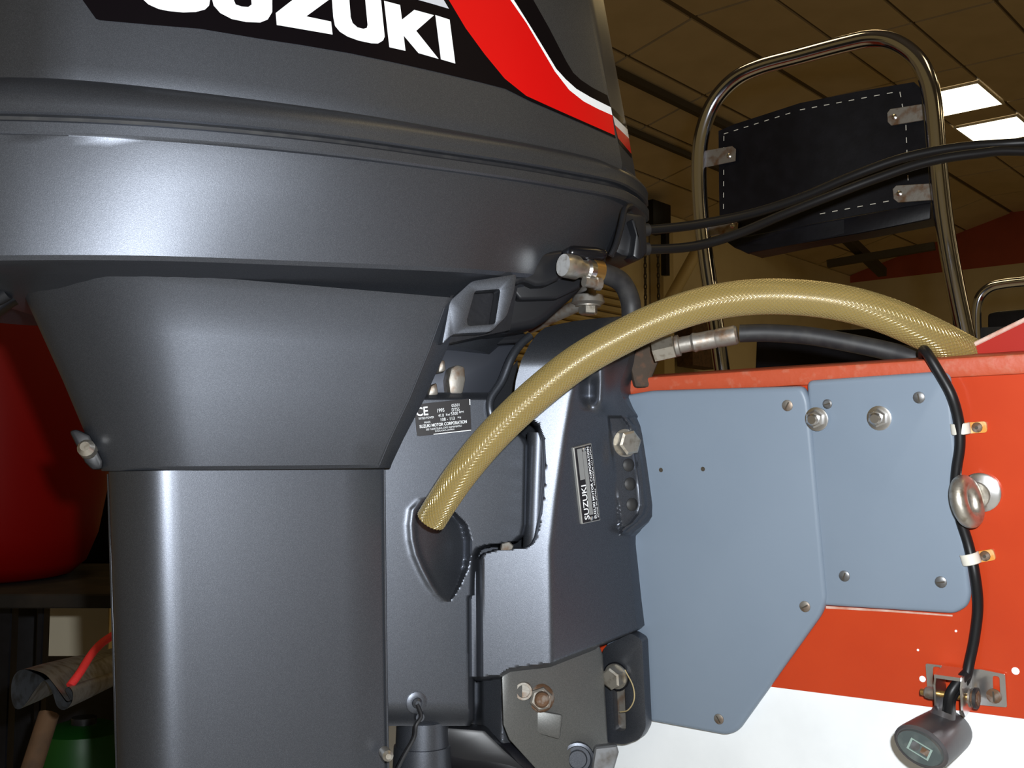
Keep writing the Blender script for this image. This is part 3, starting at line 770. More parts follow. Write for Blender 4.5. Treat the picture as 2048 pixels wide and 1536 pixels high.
prism('sticker_worn_edge', quadrect(sq, .985, 1.0, .02, .2, MN * .0003), -MN * .001, 'decal_white', st)
prism('sticker_worn_edge', quadrect(sq, .3, .99, .975, 1.0, MN * .0003), -MN * .001, 'decal_white', st)
# lower end: slotted foot with bolt, side bolt, cast block, pivot boss
def FT(x, y, o=0.0): return T(x, y, .032 + o)
def foot_y(x): return 1.276 + (x - 970) * 0.00030
foot_o = roundpoly([(1200, 1318), (1210, 1292), (1262, 1266), (1284, 1280), (1292, 1455), (1280, 1478), (1250, 1489), (1214, 1486)], 8)
plate('foot_flange', foot_o, [roundpoly([(1222, 1330), (1248, 1330), (1253, 1462), (1228, 1464)], 11)], FT, -TN * .014, 'charcoal', motor, bevel=(.003, 2, 50))
prism('slot_back', [FT(a, b, -.011) for a, b in [(1218, 1325), (1252, 1325), (1257, 1468), (1224, 1470)]], -TN * .003, 'steel_dull', motor)
fb = lathe('foot_bolt', FT(1234, 1352), TN, [(0, .0175), (.003, .0175)], 'black_gloss', motor, n=24)
lathe('washer', FT(1233, 1352, .003), TN, [(0, .0155), (.0025, .0155)], 'steel', fb, n=24)
hexhead('bolt_head', FT(1232, 1352, .0055), TN, .0135, .014, 'steel', fb, a0=.5)
tube('wire_offcut', spline([FT(1250, 1340, .006), FT(1266, 1372, .010), FT(1268, 1400, .012), FT(1256, 1420, .010), FT(1240, 1424, .004)], 6), .0008, 'tan_steel', motor, n=6)
prism('foot_face', [P(a, b, foot_y(a)) for a, b in [(1003, 1352), (1020, 1342), (1100, 1322), (1196, 1285), (1206, 1310), (1216, 1488), (1238, 1496), (1200, 1545), (1090, 1560), (1018, 1480), (1006, 1450)]], Vector((0, .012, 0)), 'grey_side', motor, bevel=(.003, 2))
bx = foot_y(1085)
nF = (MN * .9 + TNH * .5).normalized()
sb = lathe('side_bolt', P(1080, 1396, bx), nF, [(0, .017), (.004, .016), (.007, .0135)], 'rusty', motor, n=20)
hexhead('side_nut', P(1082, 1396, bx - .006), nF, .0135, .010, 'steel_dull', sb)
lathe('stud_end', P(1084, 1396, bx - .014), nF, [(0, .0085), (.012, .0085), (.014, .0065)], 'rusty', sb, n=16)
lathe('side_hole', P(1047, 1382, foot_y(1047) - .001), nF, [(0, .011), (.003, .010), (.003, .0075), (-.004, .0070)], 'steel_dull', motor, n=18)
prism('cast_block', [P(a, b, bx - .003) for a, b in [(1038, 1414), (1126, 1430), (1120, 1480), (1031, 1456)]], Vector((0, .02, 0)) + nF * .014, 'grey_side', motor, bevel=(.003, 2))
pv = thing_c = P(1155, 1517, foot_y(1155))
bs = lathe('pivot_boss', pv, nF, [(0, .020), (.006, .0195), (.007, .0165), (.0045, .015), (.0045, .0115), (.006, .010), (.006, .004)], 'charcoal', motor, n=28)
prism('pivot_tab', [P(a, b, 1.318) for a, b in [(1190, 1495), (1234, 1490), (1238, 1505), (1228, 1540), (1180, 1560)]], Vector((0, .015, 0)), 'galvanised', motor, bevel=(.002, 1))
# foot of the swivel: drain screw, sacrificial wire, tilt ram below
sc_ = lathe('drain_screw', M(833, 1405, .055), MN, [(0, .012), (.002, .012), (.003, .009), (.003, .006), (.006, .0055), (.008, .003)], 'charcoal', motor, n=18)
lathe('wire_stud', M(838, 1433, .05), MN, [(0, .006), (.006, .005)], 'charcoal', motor, n=12)
tube('earth_wire', spline([M(834, 1408, .062), M(842, 1432, .064), M(832, 1450, .066), M(828, 1475, .066), M(806, 1515, .066), M(785, 1560, .066)], 6), .0024, 'satin_black', motor, n=8)
lathe('tilt_ram', M(845, 1440, .01), -ZV, [(0, .030), (.028, .031), (.0285, .033), (.05, .034), (.12, .034)], 'charcoal', motor, n=26)
tube('lower_yoke', spline([P(880, 1490, 1.33), P(960, 1506, 1.33), P(1035, 1540, 1.33), P(1075, 1620, 1.34)], 6), .030, 'vinyl', motor, n=16)
prism('yoke_plate', [P(a, b, 1.30) for a, b in [(860, 1452), (970, 1460), (1010, 1500), (1060, 1545), (930, 1525), (870, 1512)]], Vector((0, .03, 0)), 'satin_black', motor, bevel=(.005, 2))
lathe('leg_screw', M(776, 1512, .10), MN, [(-.02, .006), (0, .006), (.003, .003)], 'steel', motor, n=12)

# ================================================================== THE BOAT
boat = thing('boat', TS(0.1, 0.02), 'red and white boat hull whose transom carries the outboard motor', 'boat')
S0, S1 = -0.72, 0.95
FWD = -TNH
ZT = T(1500, 752).z                             # top of the transom
def line_z(x): return T(x, 1378 + (x - 1548) * 0.110).z
zl = (T(1560, 1380).z + T(2040, 1432).z) / 2
prism('transom', [TS(S0, zl), TS(S1, zl), TS(S1, ZT), TS(S0, ZT)], -TN * .045, 'red_gelcoat', boat)
def off_line(x, y): return T(x, y)
c0, c1 = T(1150, 786), T(2060, 716)
cap = []
zc = ZT
prism('transom_cap', [TS(S0, zc - .0135, .004), TS(S1, zc - .0135, .004), TS(S1, zc + .006, .004), TS(S0, zc + .006, .004)], -TN * .055, 'red_edge', boat, bevel=(.003, 2))
prism('lower_hull', [TS(S0, zl, -.001), TS(S1, zl, -.001), TS(S1 - .1, .25, -.001), TS(S1 - .5, .02, -.001), TS(S0 + .5, .02, -.001), TS(S0 + .1, .25, -.001)], FWD * 2.9, 'white_gelcoat', boat)
for s in (S0, S1):
    o_ = TS(s, zl, -.04); sgn = 1 if s < 0 else -1
    prism('hull_side', [TS(s, zl, -.045), TS(s, ZT, -.045), TS(s, ZT, -.045) + FWD * 2.9 + ZV * .02, TS(s, zl, -.045) + FWD * 2.9], TT * sgn * .05, 'red_gelcoat', boat)
# raised gunwale corner, red with a pale bound edge
gz_ = T(2250, 545, -.05).z
gw = prism('gunwale_corner', [T(a, b, -.05) for a, b in [(1898, 716), (1948, 688), (2056, 636), (2250, 545)]] + [TS(S1, gz_, -.05), TS(S1, ZT - .02, -.05)], -TN * .02, 'red_cover', boat)
prism('bound_edge', [T(a, b, -.049) for a, b in [(1890, 712), (1948, 684), (2056, 631), (2250, 540)]] + [TS(S1, gz_ + .0035, -.049), TS(S1, gz_ - .0025, -.049)] + [T(a, b, -.049) for a, b in [(2250, 549), (2056, 641), (1948, 694), (1898, 718)]], -TN * .024, 'pale_edge', gw, bevel=(.001, 1))
# grey pads
def screw(parent, x, y, o, r=.0062, m='steel_dull'):
    s = lathe('screw', T(x, y, o), TN, [(0, r), (.0008, r), (.0018, r * .7)], m, parent, n=14)
    x_, y_, _ = frame(TN); c = T(x, y, o) + TN * .0019
    a = random.uniform(0, pi); u = (x_ * cos(a) + y_ * sin(a)); v = (y_ * cos(a) - x_ * sin(a))
    prism('screw_slot', [c + u * r * .7 + v * r * .12, c - u * r * .7 + v * r * .12, c - u * r * .7 - v * r * .12, c + u * r * .7 - v * r * .12], -TN * .0008, 'dark_steel', s)
    return s
def pad(name, outline, thick, label):
    o = prism(name, [T(a, b, thick) for a, b in outline], -TN * (thick - .0005), 'pad_grey', None, bevel=(.005, 3))
    return tag(o, label, 'pad', 'grey pads on the transom')
pl_ = pad('transom_pad', roundpoly([(1196, 800), (1300, 782), (1604, 773), (1616, 800), (1652, 1200), (1640, 1232), (1474, 1464), (1452, 1472), (1215, 1428)], 12), .014, 'large blue-grey pad with slanted lower corner beside the motor bracket')
for x, y in [(1575, 811), (1610, 1213), (1438, 1438)]: screw(pl_, x, y, .0142)
for x, y in [(1322, 940), (1406, 938)]: lathe('pin_hole', T(x, y, .0138), TN, [(0, .0028), (.0006, .0026)], 'dark_steel', pl_, n=10)
pr_ = pad('transom_pad', roundpoly([(1612, 762), (1884, 743), (1899, 752), (1941, 1190), (1934, 1214), (1908, 1229), (1640, 1212)], 12), .010, 'smaller blue-grey pad with two stainless nuts beside the black cable')
for x, y, r in [(1655, 808, .0052), (1838, 795, .006), (1689, 1152, .006), (1882, 1164, .006)]: screw(pr_, x, y, .0102, r, 'galvanised')
for x, y in [(1634, 838), (1759, 836)]:
    w_ = lathe('washer', T(x, y, .0145 if x < 1700 else .0102), TN, [(0, .0128), (.0015, .0128), (.002, .011)], 'steel_bright', pr_, n=22)
    c = T(x - 2, y - 1, .0162 if x < 1700 else .012)
    hexhead('nut', c, TN, .0098, .007, 'steel_bright', w_, a0=.4)
    lathe('stud', c, TN, [(0, .0062), (.011, .0062), (.0125, .0045)], 'steel_bright', w_, n=16)
# small marks of white filler on the red
for x, y, r in [(2031, 1342, .0045), (1845, 1358, .004), (1912, 1262, .0015), (1836, 1300, .0015)]:
    lathe('filler_spot', T(x, y, 0), TN, [(-.001, r), (.0004, r * .8)], 'decal_white', boat, n=12)
tl_ = prism('sealant_line', [T(a, b, .0008) for a, b in [(1652, 1212), (1780, 1220), (1905, 1230), (1905, 1233), (1780, 1224), (1652, 1217)]], -TN * .001, 'pale_edge', boat)

# towing eye
te = thing('towing_eye', T(1945, 1000, .0), 'stainless towing eye standing out of the red transom beside the cable', 'towing eye')
lathe('base_plate', T(1962, 984, .0005), TN, [(0, .0195), (.003, .0195), (.0045, .017)], 'steel_bright', te, n=28)
lathe('inner_washer', T(1952, 990, .004), TN, [(0, .014), (.004, .013)], 'steel', te, n=24)
hexhead('center_bolt', T(1943, 997, .008), TN, .0055, .006, 'steel_bright', te)
ec = T(1934, 1003, .022)
e1 = (T(1946, 1040, .018) - T(1926, 966, .018)) * .5; e2 = (T(1952, 996, .004) - T(1916, 1008, .032)) * .5
tube('ring', [ec + e1 * cos(t_) * .98 + e2 * sin(t_) * .8 for t_ in [2 * pi * i / 36 for i in range(36)]], .0085, 'steel', te, n=14, closed=True)
# cable of the log sender, held by two clips
cp = [(1846, 712, -.02), (1848, 700, .004), (1858, 712, .014), (1880, 748, .016), (1903, 790, .017), (1917, 840, .013), (1920, 890, .012), (1913, 940, .011), (1911, 985, .010), (1920, 1035, .009), (1937, 1090, .008), (1950, 1150, .012), (1956, 1210, .008), (1950, 1270, .008), (1940, 1320, .010), (1930, 1360, .016), (1906, 1390, .026), (1894, 1425, .034)]
snd = thing('log_sender', T(1880, 1536, .03), 'black oval speed sender on a rusty stainless bracket, with its black cable', 'sender')
tube('cable', spline([T(*q) for q in cp], 8), .0052, 'cable_black', snd, n=12)
def clip(x, y, x2, y2, label):
    t = thing('cable_clip', T(x, y), label, 'cable clip', 'nylon clips holding the sender cable')
    c = T(x, y, .008); dx = (T(x2, y2, .008) - c).normalized(); dy = TN.cross(dx).normalized()
    arc = [c + dx * (.0092 * cos(a)) + TN * (.0092 * sin(a)) for a in [radians(-35 + 250 * i / 14) for i in range(15)]]
    inn = [c + dx * (.0075 * cos(a)) + TN * (.0075 * sin(a)) for a in [radians(215 - 250 * i / 14) for i in range(15)]]
    v = [p + dy * .0055 for p in arc + inn]; 
    prism('band', v, -dy * .011, 'nylon', t, bevel=(.0006, 1))
    q = T(x2, y2, .003)
    prism('tab', [q + dx * a + dy * b for a, b in roundpoly([(-.016, -.0055), (.009, -.0055), (.009, .0055), (-.016, .0055)], .003)], -TN * .0028, 'nylon_rust', t)
    s = lathe('screw', q, TN, [(0, .0052), (.0012, .005), (.0022, .003)], 'rusty', t, n=14)
    lathe('screw_recess', q + TN * .0015, TN, [(0, .0018), (.0009, .0018)], 'dark_steel', s, n=6)
clip(1921, 857, 1954, 855, 'white nylon cable clip with rusty screw above the towing eye')
clip(1941, 1117, 1970, 1112, 'rust-stained nylon cable clip below the towing eye')
# sender bracket and body
plate('bracket_plate', roundpoly([(1938, 1338), (1962, 1339), (2010, 1349), (2014, 1415), (1958, 1410), (1940, 1404)], 4), [ell(1992, 1365, 7, 9, 12) [:7] + [(1985, 1358), (1985, 1385), (1984, 1398), (1992, 1402), (2000, 1398), (1999, 1385)] if False else roundpoly([(1985, 1351), (1999, 1353), (2001, 1398), (1987, 1396)], 6)], lambda x, y: T(x, y, .004), -TN * .002, 'steel_bright', snd)
plate('bracket_plate', roundpoly([(1851, 1327), (1884, 1331), (1880, 1392), (1855, 1386)], 4), [roundpoly([(1866, 1333), (1881, 1334), (1877, 1372), (1865, 1370)], 5)], lambda x, y: T(x, y, .004), -TN * .002, 'steel_bright', snd)
def cheek(x, y0, y1, label=None):
    a, b = T(x, y0, .004), T(x + 4, y1, .004)
    prism('bracket_cheek', [a, b, b + TN * .028, b + TN * .034 + (a - b) * .2, a + TN * .034 - (a - b) * .25, a + TN * .028], TT * .002, 'steel_bright', snd)
cheek(1886, 1331, 1404); cheek(1938, 1338, 1414)
prism('bracket_bridge', [T(1886, 1331, .0055), T(1938, 1338, .0055), T(1938, 1345, .0055), T(1886, 1338, .0055)], TN * .03, 'steel_bright', snd)
pb0, pb1 = T(1848, 1384, .022), T(1948, 1396, .022)
pvt = lathe('pivot_bolt', pb0 - (pb1 - pb0) * .06, pb1 - pb0, [(0, .0035), ((pb1 - pb0).length * 1.06, .0035)], 'brass', snd, n=12)
dx_ = (pb1 - pb0).normalized()
lathe('cap_nut', pb0, dx_, [(0, .003), (.002, .0055), (.005, .0062), (.012, .0062)], 'steel_dull', snd, n=14)
for t_, r_, m_ in [(.014, .0095, 'rubber'), (.058, .0105, 'rubber')]:
    lathe('rubber_washer', pb0 + dx_ * t_ * .85, dx_, [(0, r_), (.003, r_)], m_, snd, n=20)
lathe('washer', pb1 - dx_ * .004, dx_, [(0, .0095), (.002, .0095)], 'steel_dull', snd, n=20)
hexhead('bolt_head', pb1 - dx_ * .002, dx_, .0075, .007, 'rusty', snd)
screw(snd, 1988, 1392, .0042, .0075, 'rusty')
fc0 = P(1842, 1494, 1.085); ax_ = (P(1905, 1452, 1.165) - fc0); ax_n = ax_.normalized()
rx = (RT * .93 - ZV * .33); rx = (rx - ax_n * rx.dot(ax_n)).normalized(); ry = ax_n.cross(rx).normalized()
def ering(t, a, b, n=28): return [fc0 + ax_ * t + rx * (a * cos(2 * pi * i / n)) + ry * (b * sin(2 * pi * i / n)) for i in range(n)]
loft('sender_body', [ering(-.02, .0245, .0155), ering(0, .027, .018), ering(.06, .0275, .0185), ering(.45, .0265, .0195), ering(.8, .025, .020), ering(1.0, .0215, .0185), ering(1.12, .015, .014), ering(1.17, .006, .006)], 'plastic_dark', snd, ang=35)
fcx = loft('sender_face', [ering(-.055, .022, .0135), ering(-.01, .0235, .0148)], 'plastic_green', snd, ang=35)
fq = [fc0 - ax_ * .06 + rx * a + ry * b for a, b in [(-.010, -.0058), (.012, -.0058), (.012, .0058), (-.010, .0058)]]
cy_ = (fq[0] + fq[2]) / 2
for k_ in range(4):
    p, q = fq[k_], fq[(k_ + 1) % 4]; pi_, qi_ = cy_ + (p - cy_) * .82, cy_ + (q - cy_) * .82
    prism('wheel_window', [p, q, qi_, pi_], -ax_n * .0015, 'verdigris', fcx)
lathe('paddle_wheel', cy_ - rx * .005 + ax_n * .002, -ax_n, [(0, .0045), (.002, .0045)], 'galvanised', fcx, n=14)
prism('paddle', [cy_ + rx * a + ry * b + ax_n * .001 for a, b in [(.001, -.003), (.009, -.003), (.009, .003), (.001, .003)]], -ax_n * .001, 'rusty', fcx)
nk = spline([fc0 + ax_ * .62 + ry * -.002, P(1884, 1440, 1.135), P(1892, 1412, 1.13), P(1900, 1396, 1.13)], 6)
tube('sender_neck', nk, lambda t: .0165 - .010 * t, 'plastic_dark', snd, n=18)
tube('neck_arm', spline([P(1896, 1420, 1.118), P(1900, 1390, 1.112), P(1915, 1366, 1.112), P(1932, 1348, 1.115)], 6), .0052, 'cable_black', snd, n=12)

# ================================================================== HOSE AND CABLES
hpath = [P(862, 1040, 1.205), P(885, 1003, 1.195), P(925, 945, 1.185), P(985, 873, 1.18), P(1060, 800, 1.175), P(1150, 728, 1.17), P(1240, 676, 1.165), P(1330, 634, 1.16), P(1420, 606, 1.155), P(1510, 594, 1.15), P(1600, 595, 1.14), P(1690, 607, 1.13), P(1770, 630, 1.125), P(1840, 660, 1.125), P(1900, 690, 1.13), P(1955, 722, 1.15), P(2000, 760, 1.19)]
hs = spline(hpath, 14)
HR = 0.0180
hose = thing('braided_hose', hpath[0], 'clear yellowed braided hose arching from the motor bracket over the transom', 'hose')
HN = 28; frh = frames_along(hs); hv = []; hf = []
hrad = lambda i: HR * (0.90 + 0.12 * sstep(0, 0.35, i / (len(hs) - 1)))
for i, p in enumerate(hs):
    for j in range(HN):
        a = 2 * pi * j / HN
        hv.append(p + (frh[i][0] * cos(a) + frh[i][1] * sin(a)) * hrad(i))
for i in range(len(hs) - 1):
    for j in range(HN):
        j2 = (j + 1) % HN; hf.append([i * HN + j, i * HN + j2, (i + 1) * HN + j2, (i + 1) * HN + j])
n0 = len(hv)                                   # hollow cut end
for d, s_ in ((0, .78), (5, .78)):
    for j in range(HN):
        a = 2 * pi * j / HN; hv.append(hs[d] + (frh[d][0] * cos(a) + frh[d][1] * sin(a)) * hrad(0) * s_)
for j in range(HN):
    j2 = (j + 1) % HN
    hf.append([j, j2, n0 + j2, n0 + j]); hf.append([n0 + j, n0 + j2, n0 + HN + j2, n0 + HN + j])
hf.append([n0 + HN + j for j in range(HN)]); hf.append([(len(hs) - 1) * HN + j for j in range(HN)])
mk('hose_wall', hv, hf, 'hose_pvc', hose, ang=50)
# braid: two opposed sets of helical threads
cum = [0.0]
for i in range(1, len(hs)): cum.append(cum[-1] + (hs[i] - hs[i - 1]).length)
HL = cum[-1]
def on_hose(l, a, r):
    i = 0
    lo, hi = 0, len(cum) - 2
    while lo < hi:
        m_ = (lo + hi + 1) // 2
        if cum[m_] <= l: lo = m_
        else: hi = m_ - 1
    i = lo; t = (l - cum[i]) / (cum[i + 1] - cum[i])
    p = hs[i].lerp(hs[i + 1], t); x = frh[i][0].lerp(frh[i + 1][0], t); y = frh[i][1].lerp(frh[i + 1][1], t)
    q = hrad(i) * (1 - t) + hrad(i + 1) * t
    d = (x * cos(a) + y * sin(a)).normalized()
    return p + d * (q + r), d
bvv = []; bff = []
NT = 26; PITCH = 2 * pi * HR * 1.05
SEG = 230; TWD = 0.00075; THH = 0.0006
for fam in (1, -1):
    for k in range(NT):
        base = len(bvv)
        for s_ in range(SEG + 1):
            l = HL * s_ / SEG
            a = 2 * pi * k / NT + fam * 2 * pi * l / PITCH
            p, d = on_hose(l, a, 0)
            l2 = min(HL, l + .002); p2, _ = on_hose(l2, a + fam * 2 * pi * .002 / PITCH, 0)
            tg = (p2 - p).normalized() if (p2 - p).length > 1e-6 else tg
            sd = d.cross(tg).normalized()
            bvv += [p + sd * TWD - d * .0001, p + d * THH + sd * TWD * .35, p + d * THH - sd * TWD * .35, p - sd * TWD - d * .0001]
        for s_ in range(SEG):
            b0 = base + s_ * 4
            for q in range(3): bff.append([b0 + q, b0 + q + 1, b0 + q + 5, b0 + q + 4])
mk('hose_braid', bvv, bff, 'hose_thread', hose, ang=70, kind='stuff')

# two black control cables
ca_ = [P(1262, 462, 1.40), P(1330, 457, 1.42), P(1400, 448, 1.44), P(1500, 428, 1.46), P(1600, 396, 1.47), P(1700, 354, 1.47), P(1800, 318, 1.46), P(1900, 297, 1.45), P(2000, 288, 1.44), P(2120, 286, 1.42), P(2400, 300, 1.40), P(2750, 420, 1.38), P(3000, 760, 1.42)]
cb_ = [P(1262, 498, 1.39), P(1330, 498, 1.41), P(1400, 490, 1.43), P(1480, 466, 1.44), P(1560, 432, 1.45), P(1650, 396, 1.45), P(1750, 358, 1.44), P(1850, 325, 1.43), P(1950, 308, 1.42), P(2060, 303, 1.41), P(2400, 330, 1.38), P(2720, 450, 1.36), P(2960, 770, 1.40)]
for pth, lb in ((ca_, 'black control cable from the cowl to the right, the upper of two'), (cb_, 'black control cable from the cowl to the right, the lower of two')):
    t = thing('control_cable', pth[0], lb, 'cable', 'black control cables')
    tube('sheath', spline(pth, 8), .0064, 'cable_black', t, n=12)
    tube('end_sleeve', [pth[0], pth[0].lerp(pth[1], .5)], .0085, 'rubber', t, n=12)
# steering cable with its fitting
stc = thing('steering_cable', P(1290, 730, 1.33), 'black rubber steering cable with steel fitting lying over the transom top', 'cable')
prism('rusty_elbow', [P(a, b, 1.30) for a, b in [(1272, 690), (1300, 682), (1335, 690), (1338, 706), (1318, 722), (1306, 752), (1312, 775), (1270, 775), (1262, 740)]], Vector((0, .03, 0)), 'rust_dark', stc, bevel=(.004, 2))
f0, f1, f2, f3 = P(1308, 702, 1.27), P(1352, 692, 1.262), P(1362, 689, 1.26), P(1480, 667, 1.24)
hexhead('coupling_nut', f0, f1 - f0, .0145, (f1 - f0).length, 'steel', stc, a0=.1)
dd = f3 - f2
lathe('ferrule', f1, dd, [(0, .0125), (.004, .0125), (.005, .0095), (.018, .0095), (.021, .0115), (.026, .0105), (.045, .0108), (.046, .0102), (.048, .0108), (.0685, .0112), (.071, .0095)], 'steel_dull', stc, n=22)
tube('rubber_sleeve', spline([f3, P(1540, 666, 1.23), P(1620, 672, 1.215), P(1700, 686, 1.20), P(1780, 703, 1.185), P(1850, 722, 1.17), P(1930, 750, 1.17)], 8), .0102, 'rubber', stc, n=16)

# ================================================================== SEATS
SP = P(1640, 300, 1.85); SNV = (TNH * 0.985 - ZV * 0.0).normalized()
def S(x, y, o=0.0): return onp(x, y, SP + SNV * o, SNV)
seat = thing('helm_seat', S(1560, 900), 'black vinyl seat back strapped inside a tall chrome tube frame', 'seat')
fp = [(1470, 900), (1447, 760), (1430, 640), (1412, 520), (1401, 420), (1398, 330), (1405, 265), (1428, 205), (1468, 160), (1520, 134), (1600, 112), (1690, 88), (1742, 78), (1786, 84), (1826, 110), (1852, 150), (1866, 210), (1876, 330), (1888, 440), (1908, 560), (1935, 690), (1975, 880)]
tube('tube_frame', spline([S(*q) for q in fp], 8), .0145, 'chrome', seat, n=20)
# padded back, seen from behind, folded along the middle
bo = [(1437, 262), (1470, 248), (1600, 206), (1720, 182), (1828, 164), (1842, 178), (1852, 290), (1862, 402), (1862, 436), (1720, 464), (1600, 484), (1495, 506), (1470, 496), (1440, 474), (1438, 380)]
def back_pt(x, y, o=0.0):
    f_ = 0.018 * exp(-((x - 1600) / 120) ** 2)
    return S(x, y, -.010 + f_ + o)
v2, f2_ = cdt(bo, (), 22)
nv = len(v2); bv_ = [back_pt(*q) for q in v2]; bv_ += [p - SNV * .06 for p in bv_]
ff = [list(t) for t in f2_] + [[i + nv for i in t][::-1] for t in f2_]
ed = {(t[i], t[(i + 1) % len(t)]) for t in f2_ for i in range(len(t))}
ff += [[b, a, a + nv, b + nv] for a, b in ed if (b, a) not in ed]
bk = mk('backrest', bv_, ff, 'vinyl', seat, ang=30, bevel=(.008, 2, 60))
fl_ = prism('bottom_flap', [back_pt(a, b, .004) for a, b in [(1478, 474), (1600, 452), (1720, 428), (1862, 404), (1860, 438), (1720, 466), (1600, 486), (1494, 507), (1468, 494)]], -SNV * .012, 'vinyl', bk, bevel=(.003, 2))
# white stitching round the edge
sv = []; sf = []
def stitches(pts, gap=0.012, ln=0.009):
    pts = [back_pt(*q, .0012) for q in pts]
    for a, b in zip(pts, pts[1:]):
        L = (b - a).length; n = int(L / (ln + gap)); d = (b - a).normalized(); s = d.cross(SNV).normalized() * .0007
        for i in range(n):
            p = a + d * (i * (ln + gap)); q = p + d * ln; k = len(sv)
            sv.extend([p - s, p + s, q + s, q - s, p - s + SNV * .0006, p + s + SNV * .0006, q + s + SNV * .0006, q - s + SNV * .0006])
            sf.extend([[k + 4, k + 5, k + 6, k + 7], [k, k + 1, k + 5, k + 4], [k + 2, k + 3, k + 7, k + 6]])
stitches([(1448, 268), (1600, 220), (1802, 182)]); stitches([(1448, 272), (1447, 440)]); stitches([(1800, 184), (1812, 250), (1818, 400)]); stitches([(1500, 455), (1640, 428), (1800, 398)])
mk('stitching', sv, sf, 'stitch', bk, kind='stuff', flat=True)
for q4, rv in [([(1406, 302), (1464, 292), (1471, 298), (1470, 322), (1412, 334), (1406, 330)], (1458, 312)), ([(1843, 208), (1780, 218), (1774, 226), (1775, 244), (1782, 251), (1846, 240)], (1789, 234)), ([(1858, 367), (1792, 371), (1785, 378), (1787, 398), (1796, 405), (1862, 400)], (1799, 387)), ([(1414, 452), (1470, 442), (1476, 446), (1474, 462), (1420, 472)], (1465, 452))]:
    s_ = prism('mounting_strap', [back_pt(a, b, .009) for a, b in q4], -SNV * .003, 'steel_dull', seat, bevel=(.0006, 1))
    lathe('rivet', back_pt(*rv, .009), SNV, [(0, .0048), (.0012, .0046), (.0022, .0028), (.003, .001)], 'steel_bright', s_, n=14)
pod = prism('seat_box', [S(a, b, -.05) for a, b in roundpoly([(1512, 672), (1530, 664), (1860, 652), (1880, 664), (1890, 960), (1500, 960)], 8)], -SNV * .35, 'vinyl', seat, bevel=(.012, 3))
# second seat further forward
SP2 = P(2000, 600, 2.9)
def S2(x, y, o=0.0): return onp(x, y, SP2 + SNV * o, SNV)
st2 = thing('passenger_seat', S2(2050, 900), 'smaller chrome seat frame with black cushion at the right edge behind the red gunwale', 'seat')
tube('tube_frame', spline([S2(*q) for q in [(1966, 900), (1958, 740), (1953, 660), (1953, 622), (1960, 594), (1978, 576), (2006, 568), (2060, 562), (2160, 552), (2190, 570), (2200, 620), (2215, 900)]], 7), .0135, 'chrome', st2, n=16)
prism('cushion', [S2(a, b, -.02) for a, b in roundpoly([(1975, 628), (1990, 623), (2170, 606), (2190, 640), (2190, 700), (1975, 700)], 6)], -SNV * .08, 'vinyl', st2, bevel=(.012, 3))
prism('cushion_base', [S2(a, b, -.01) for a, b in [(1962, 655), (2190, 645), (2195, 720), (1962, 720)]], -SNV * .1, 'rubber', st2)

# ================================================================== CLUTTER BEHIND THE MOTOR, LEFT
sz = P(0, 1186, 2.22).z
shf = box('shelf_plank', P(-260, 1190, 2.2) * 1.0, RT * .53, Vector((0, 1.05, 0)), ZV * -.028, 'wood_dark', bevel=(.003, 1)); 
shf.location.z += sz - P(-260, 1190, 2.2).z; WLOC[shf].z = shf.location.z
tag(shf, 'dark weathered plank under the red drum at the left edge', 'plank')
dc = P(-95, 1190, 2.54); dc.z = sz
drum = thing('red_drum', dc, 'bright red round plastic drum behind the motor at the left edge', 'drum')
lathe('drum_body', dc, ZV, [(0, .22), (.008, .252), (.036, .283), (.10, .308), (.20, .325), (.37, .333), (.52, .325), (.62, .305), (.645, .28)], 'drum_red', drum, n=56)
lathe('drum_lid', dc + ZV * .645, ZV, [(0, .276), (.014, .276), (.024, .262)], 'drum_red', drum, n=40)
for k_, (x_, z0_) in enumerate([(-.72, 0), (-1.1, 0)]):
    pass
# trestle legs carrying the plank
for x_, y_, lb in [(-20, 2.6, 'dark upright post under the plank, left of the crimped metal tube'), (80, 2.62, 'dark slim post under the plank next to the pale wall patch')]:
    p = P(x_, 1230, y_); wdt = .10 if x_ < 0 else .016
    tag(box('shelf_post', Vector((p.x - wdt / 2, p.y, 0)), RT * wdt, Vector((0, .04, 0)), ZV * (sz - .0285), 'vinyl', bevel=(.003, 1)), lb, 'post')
# crimped galvanised tube
def crimp(t, sc=1.0):
    pts = []
    return pts
cpx = [(24, 1362), (26, 1340), (38, 1338), (60, 1338), (78, 1341), (96, 1352), (112, 1370), (124, 1384), (136, 1398), (141, 1392), (132, 1382), (130, 1376), (138, 1374), (145, 1384), (144, 1402), (134, 1416), (122, 1420), (112, 1410), (107, 1390), (102, 1370), (92, 1360), (82, 1364), (68, 1382), (52, 1404), (42, 1418), (30, 1416), (22, 1400), (20, 1380)]
ctop = [(22, 1390), (24, 1362), (34, 1344), (52, 1338), (74, 1342), (92, 1350), (108, 1368), (120, 1384), (134, 1402), (140, 1398), (130, 1380), (138, 1374), (146, 1386), (143, 1406), (128, 1420), (114, 1412), (106, 1388), (96, 1368), (86, 1362), (70, 1380), (54, 1404), (40, 1418), (28, 1414)]
base_r = spline([P(a, b, 1.62) for a, b in ctop], 3, True)
cen_ = sum(base_r, Vector()) / len(base_r); dv = P(330, 1285, 2.25) - P(85, 1375, 1.62)
rings = []
for t_ in (0, .12, .3, .6, 1.0):
    rg = []
    for i, p in enumerate(base_r):
        a = 2 * pi * (i / len(base_r)) + 2.6
        rd = cen_ + (RT * cos(a) * .040 + ZV * sin(-a) * -.040)
        rg.append(p.lerp(rd, sstep(0, 1, t_) * .55) + dv * t_)
    rings.append(rg)
ct = thing('crimped_tube', cen_, 'dull galvanised metal tube with a crushed open end, tied with red cord', 'tube')
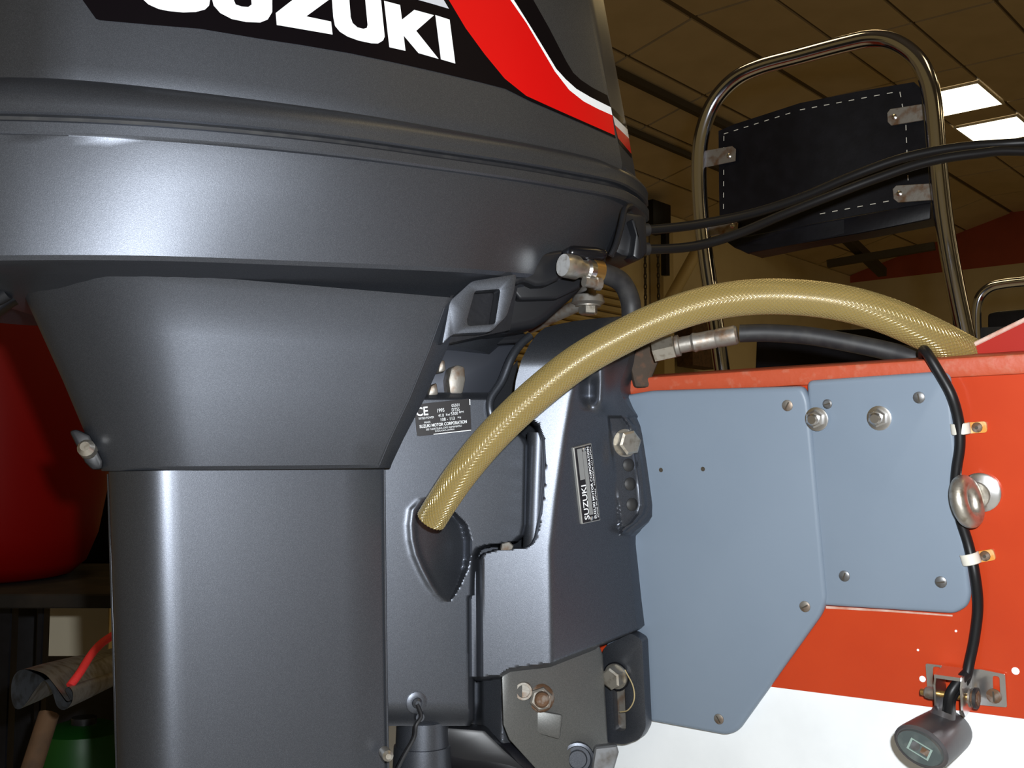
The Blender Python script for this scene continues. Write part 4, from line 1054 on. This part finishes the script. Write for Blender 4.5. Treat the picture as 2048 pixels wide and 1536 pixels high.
sm = []
nR = len(base_r)
vv = [p for r in rings for p in r]; ffc = []
for a_i in range(len(rings) - 1):
    for i in range(nR):
        j = (i + 1) % nR; ffc.append([a_i * nR + i, a_i * nR + j, (a_i + 1) * nR + j, (a_i + 1) * nR + i])
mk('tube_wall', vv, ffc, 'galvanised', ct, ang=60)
cr = spline([P(140, 1372, 1.64), P(160, 1345, 1.66), P(182, 1310, 1.70), P(205, 1285, 1.74), P(240, 1262, 1.8)], 8)
rc = tube('rope', cr, .0062, 'cord_red', None, n=12)
tag(rc, 'red braided rope through the crimped metal tube', 'rope')
# green can, brown stick, pale sheet behind
gc = P(165, 1540, 2.3); gz = P(165, 1455, 2.3).z
can = thing('green_can', Vector((gc.x, gc.y, 0)), 'dark green can low down behind the leg, bottom left', 'can')
lathe('can_body', Vector((gc.x, gc.y, .02)), ZV, [(0, .085), (.02, .095), (gz - .06, .095), (gz - .025, .085), (gz - .012, .05)], 'can_green', can, n=32)
lathe('can_cap', Vector((gc.x, gc.y, gz + .006)), ZV, [(0, .025), (.015, .025)], 'satin_black', can, n=18)
a, b = P(98, 1428, 2.0), P(30, 1640, 1.9)
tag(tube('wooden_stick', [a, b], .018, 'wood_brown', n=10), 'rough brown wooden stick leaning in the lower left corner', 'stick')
ws = box('pale_sheet', P(88, 1312, 2.93), RT * .165, Vector((0, .01, 0)), ZV * .13, 'cream_card'); tag(ws, 'pale cream sheet showing between the plank and the metal tube', 'sheet')
bx0, bx1, bx2 = P(-170, 1300, 2.95), P(84, 1300, 2.95), P(232, 1300, 2.95)
dk = box('shade_box', Vector((bx0.x, 2.95, sz + .001)), RT * (bx2.x - bx0.x), Vector((0, .28, 0)), ZV * .95, 'vinyl', bevel=(.01, 2)); tag(dk, 'black box added to darken the gap behind the red drum', 'cabinet')  # near-black box added so the gap beside the drum stays dark
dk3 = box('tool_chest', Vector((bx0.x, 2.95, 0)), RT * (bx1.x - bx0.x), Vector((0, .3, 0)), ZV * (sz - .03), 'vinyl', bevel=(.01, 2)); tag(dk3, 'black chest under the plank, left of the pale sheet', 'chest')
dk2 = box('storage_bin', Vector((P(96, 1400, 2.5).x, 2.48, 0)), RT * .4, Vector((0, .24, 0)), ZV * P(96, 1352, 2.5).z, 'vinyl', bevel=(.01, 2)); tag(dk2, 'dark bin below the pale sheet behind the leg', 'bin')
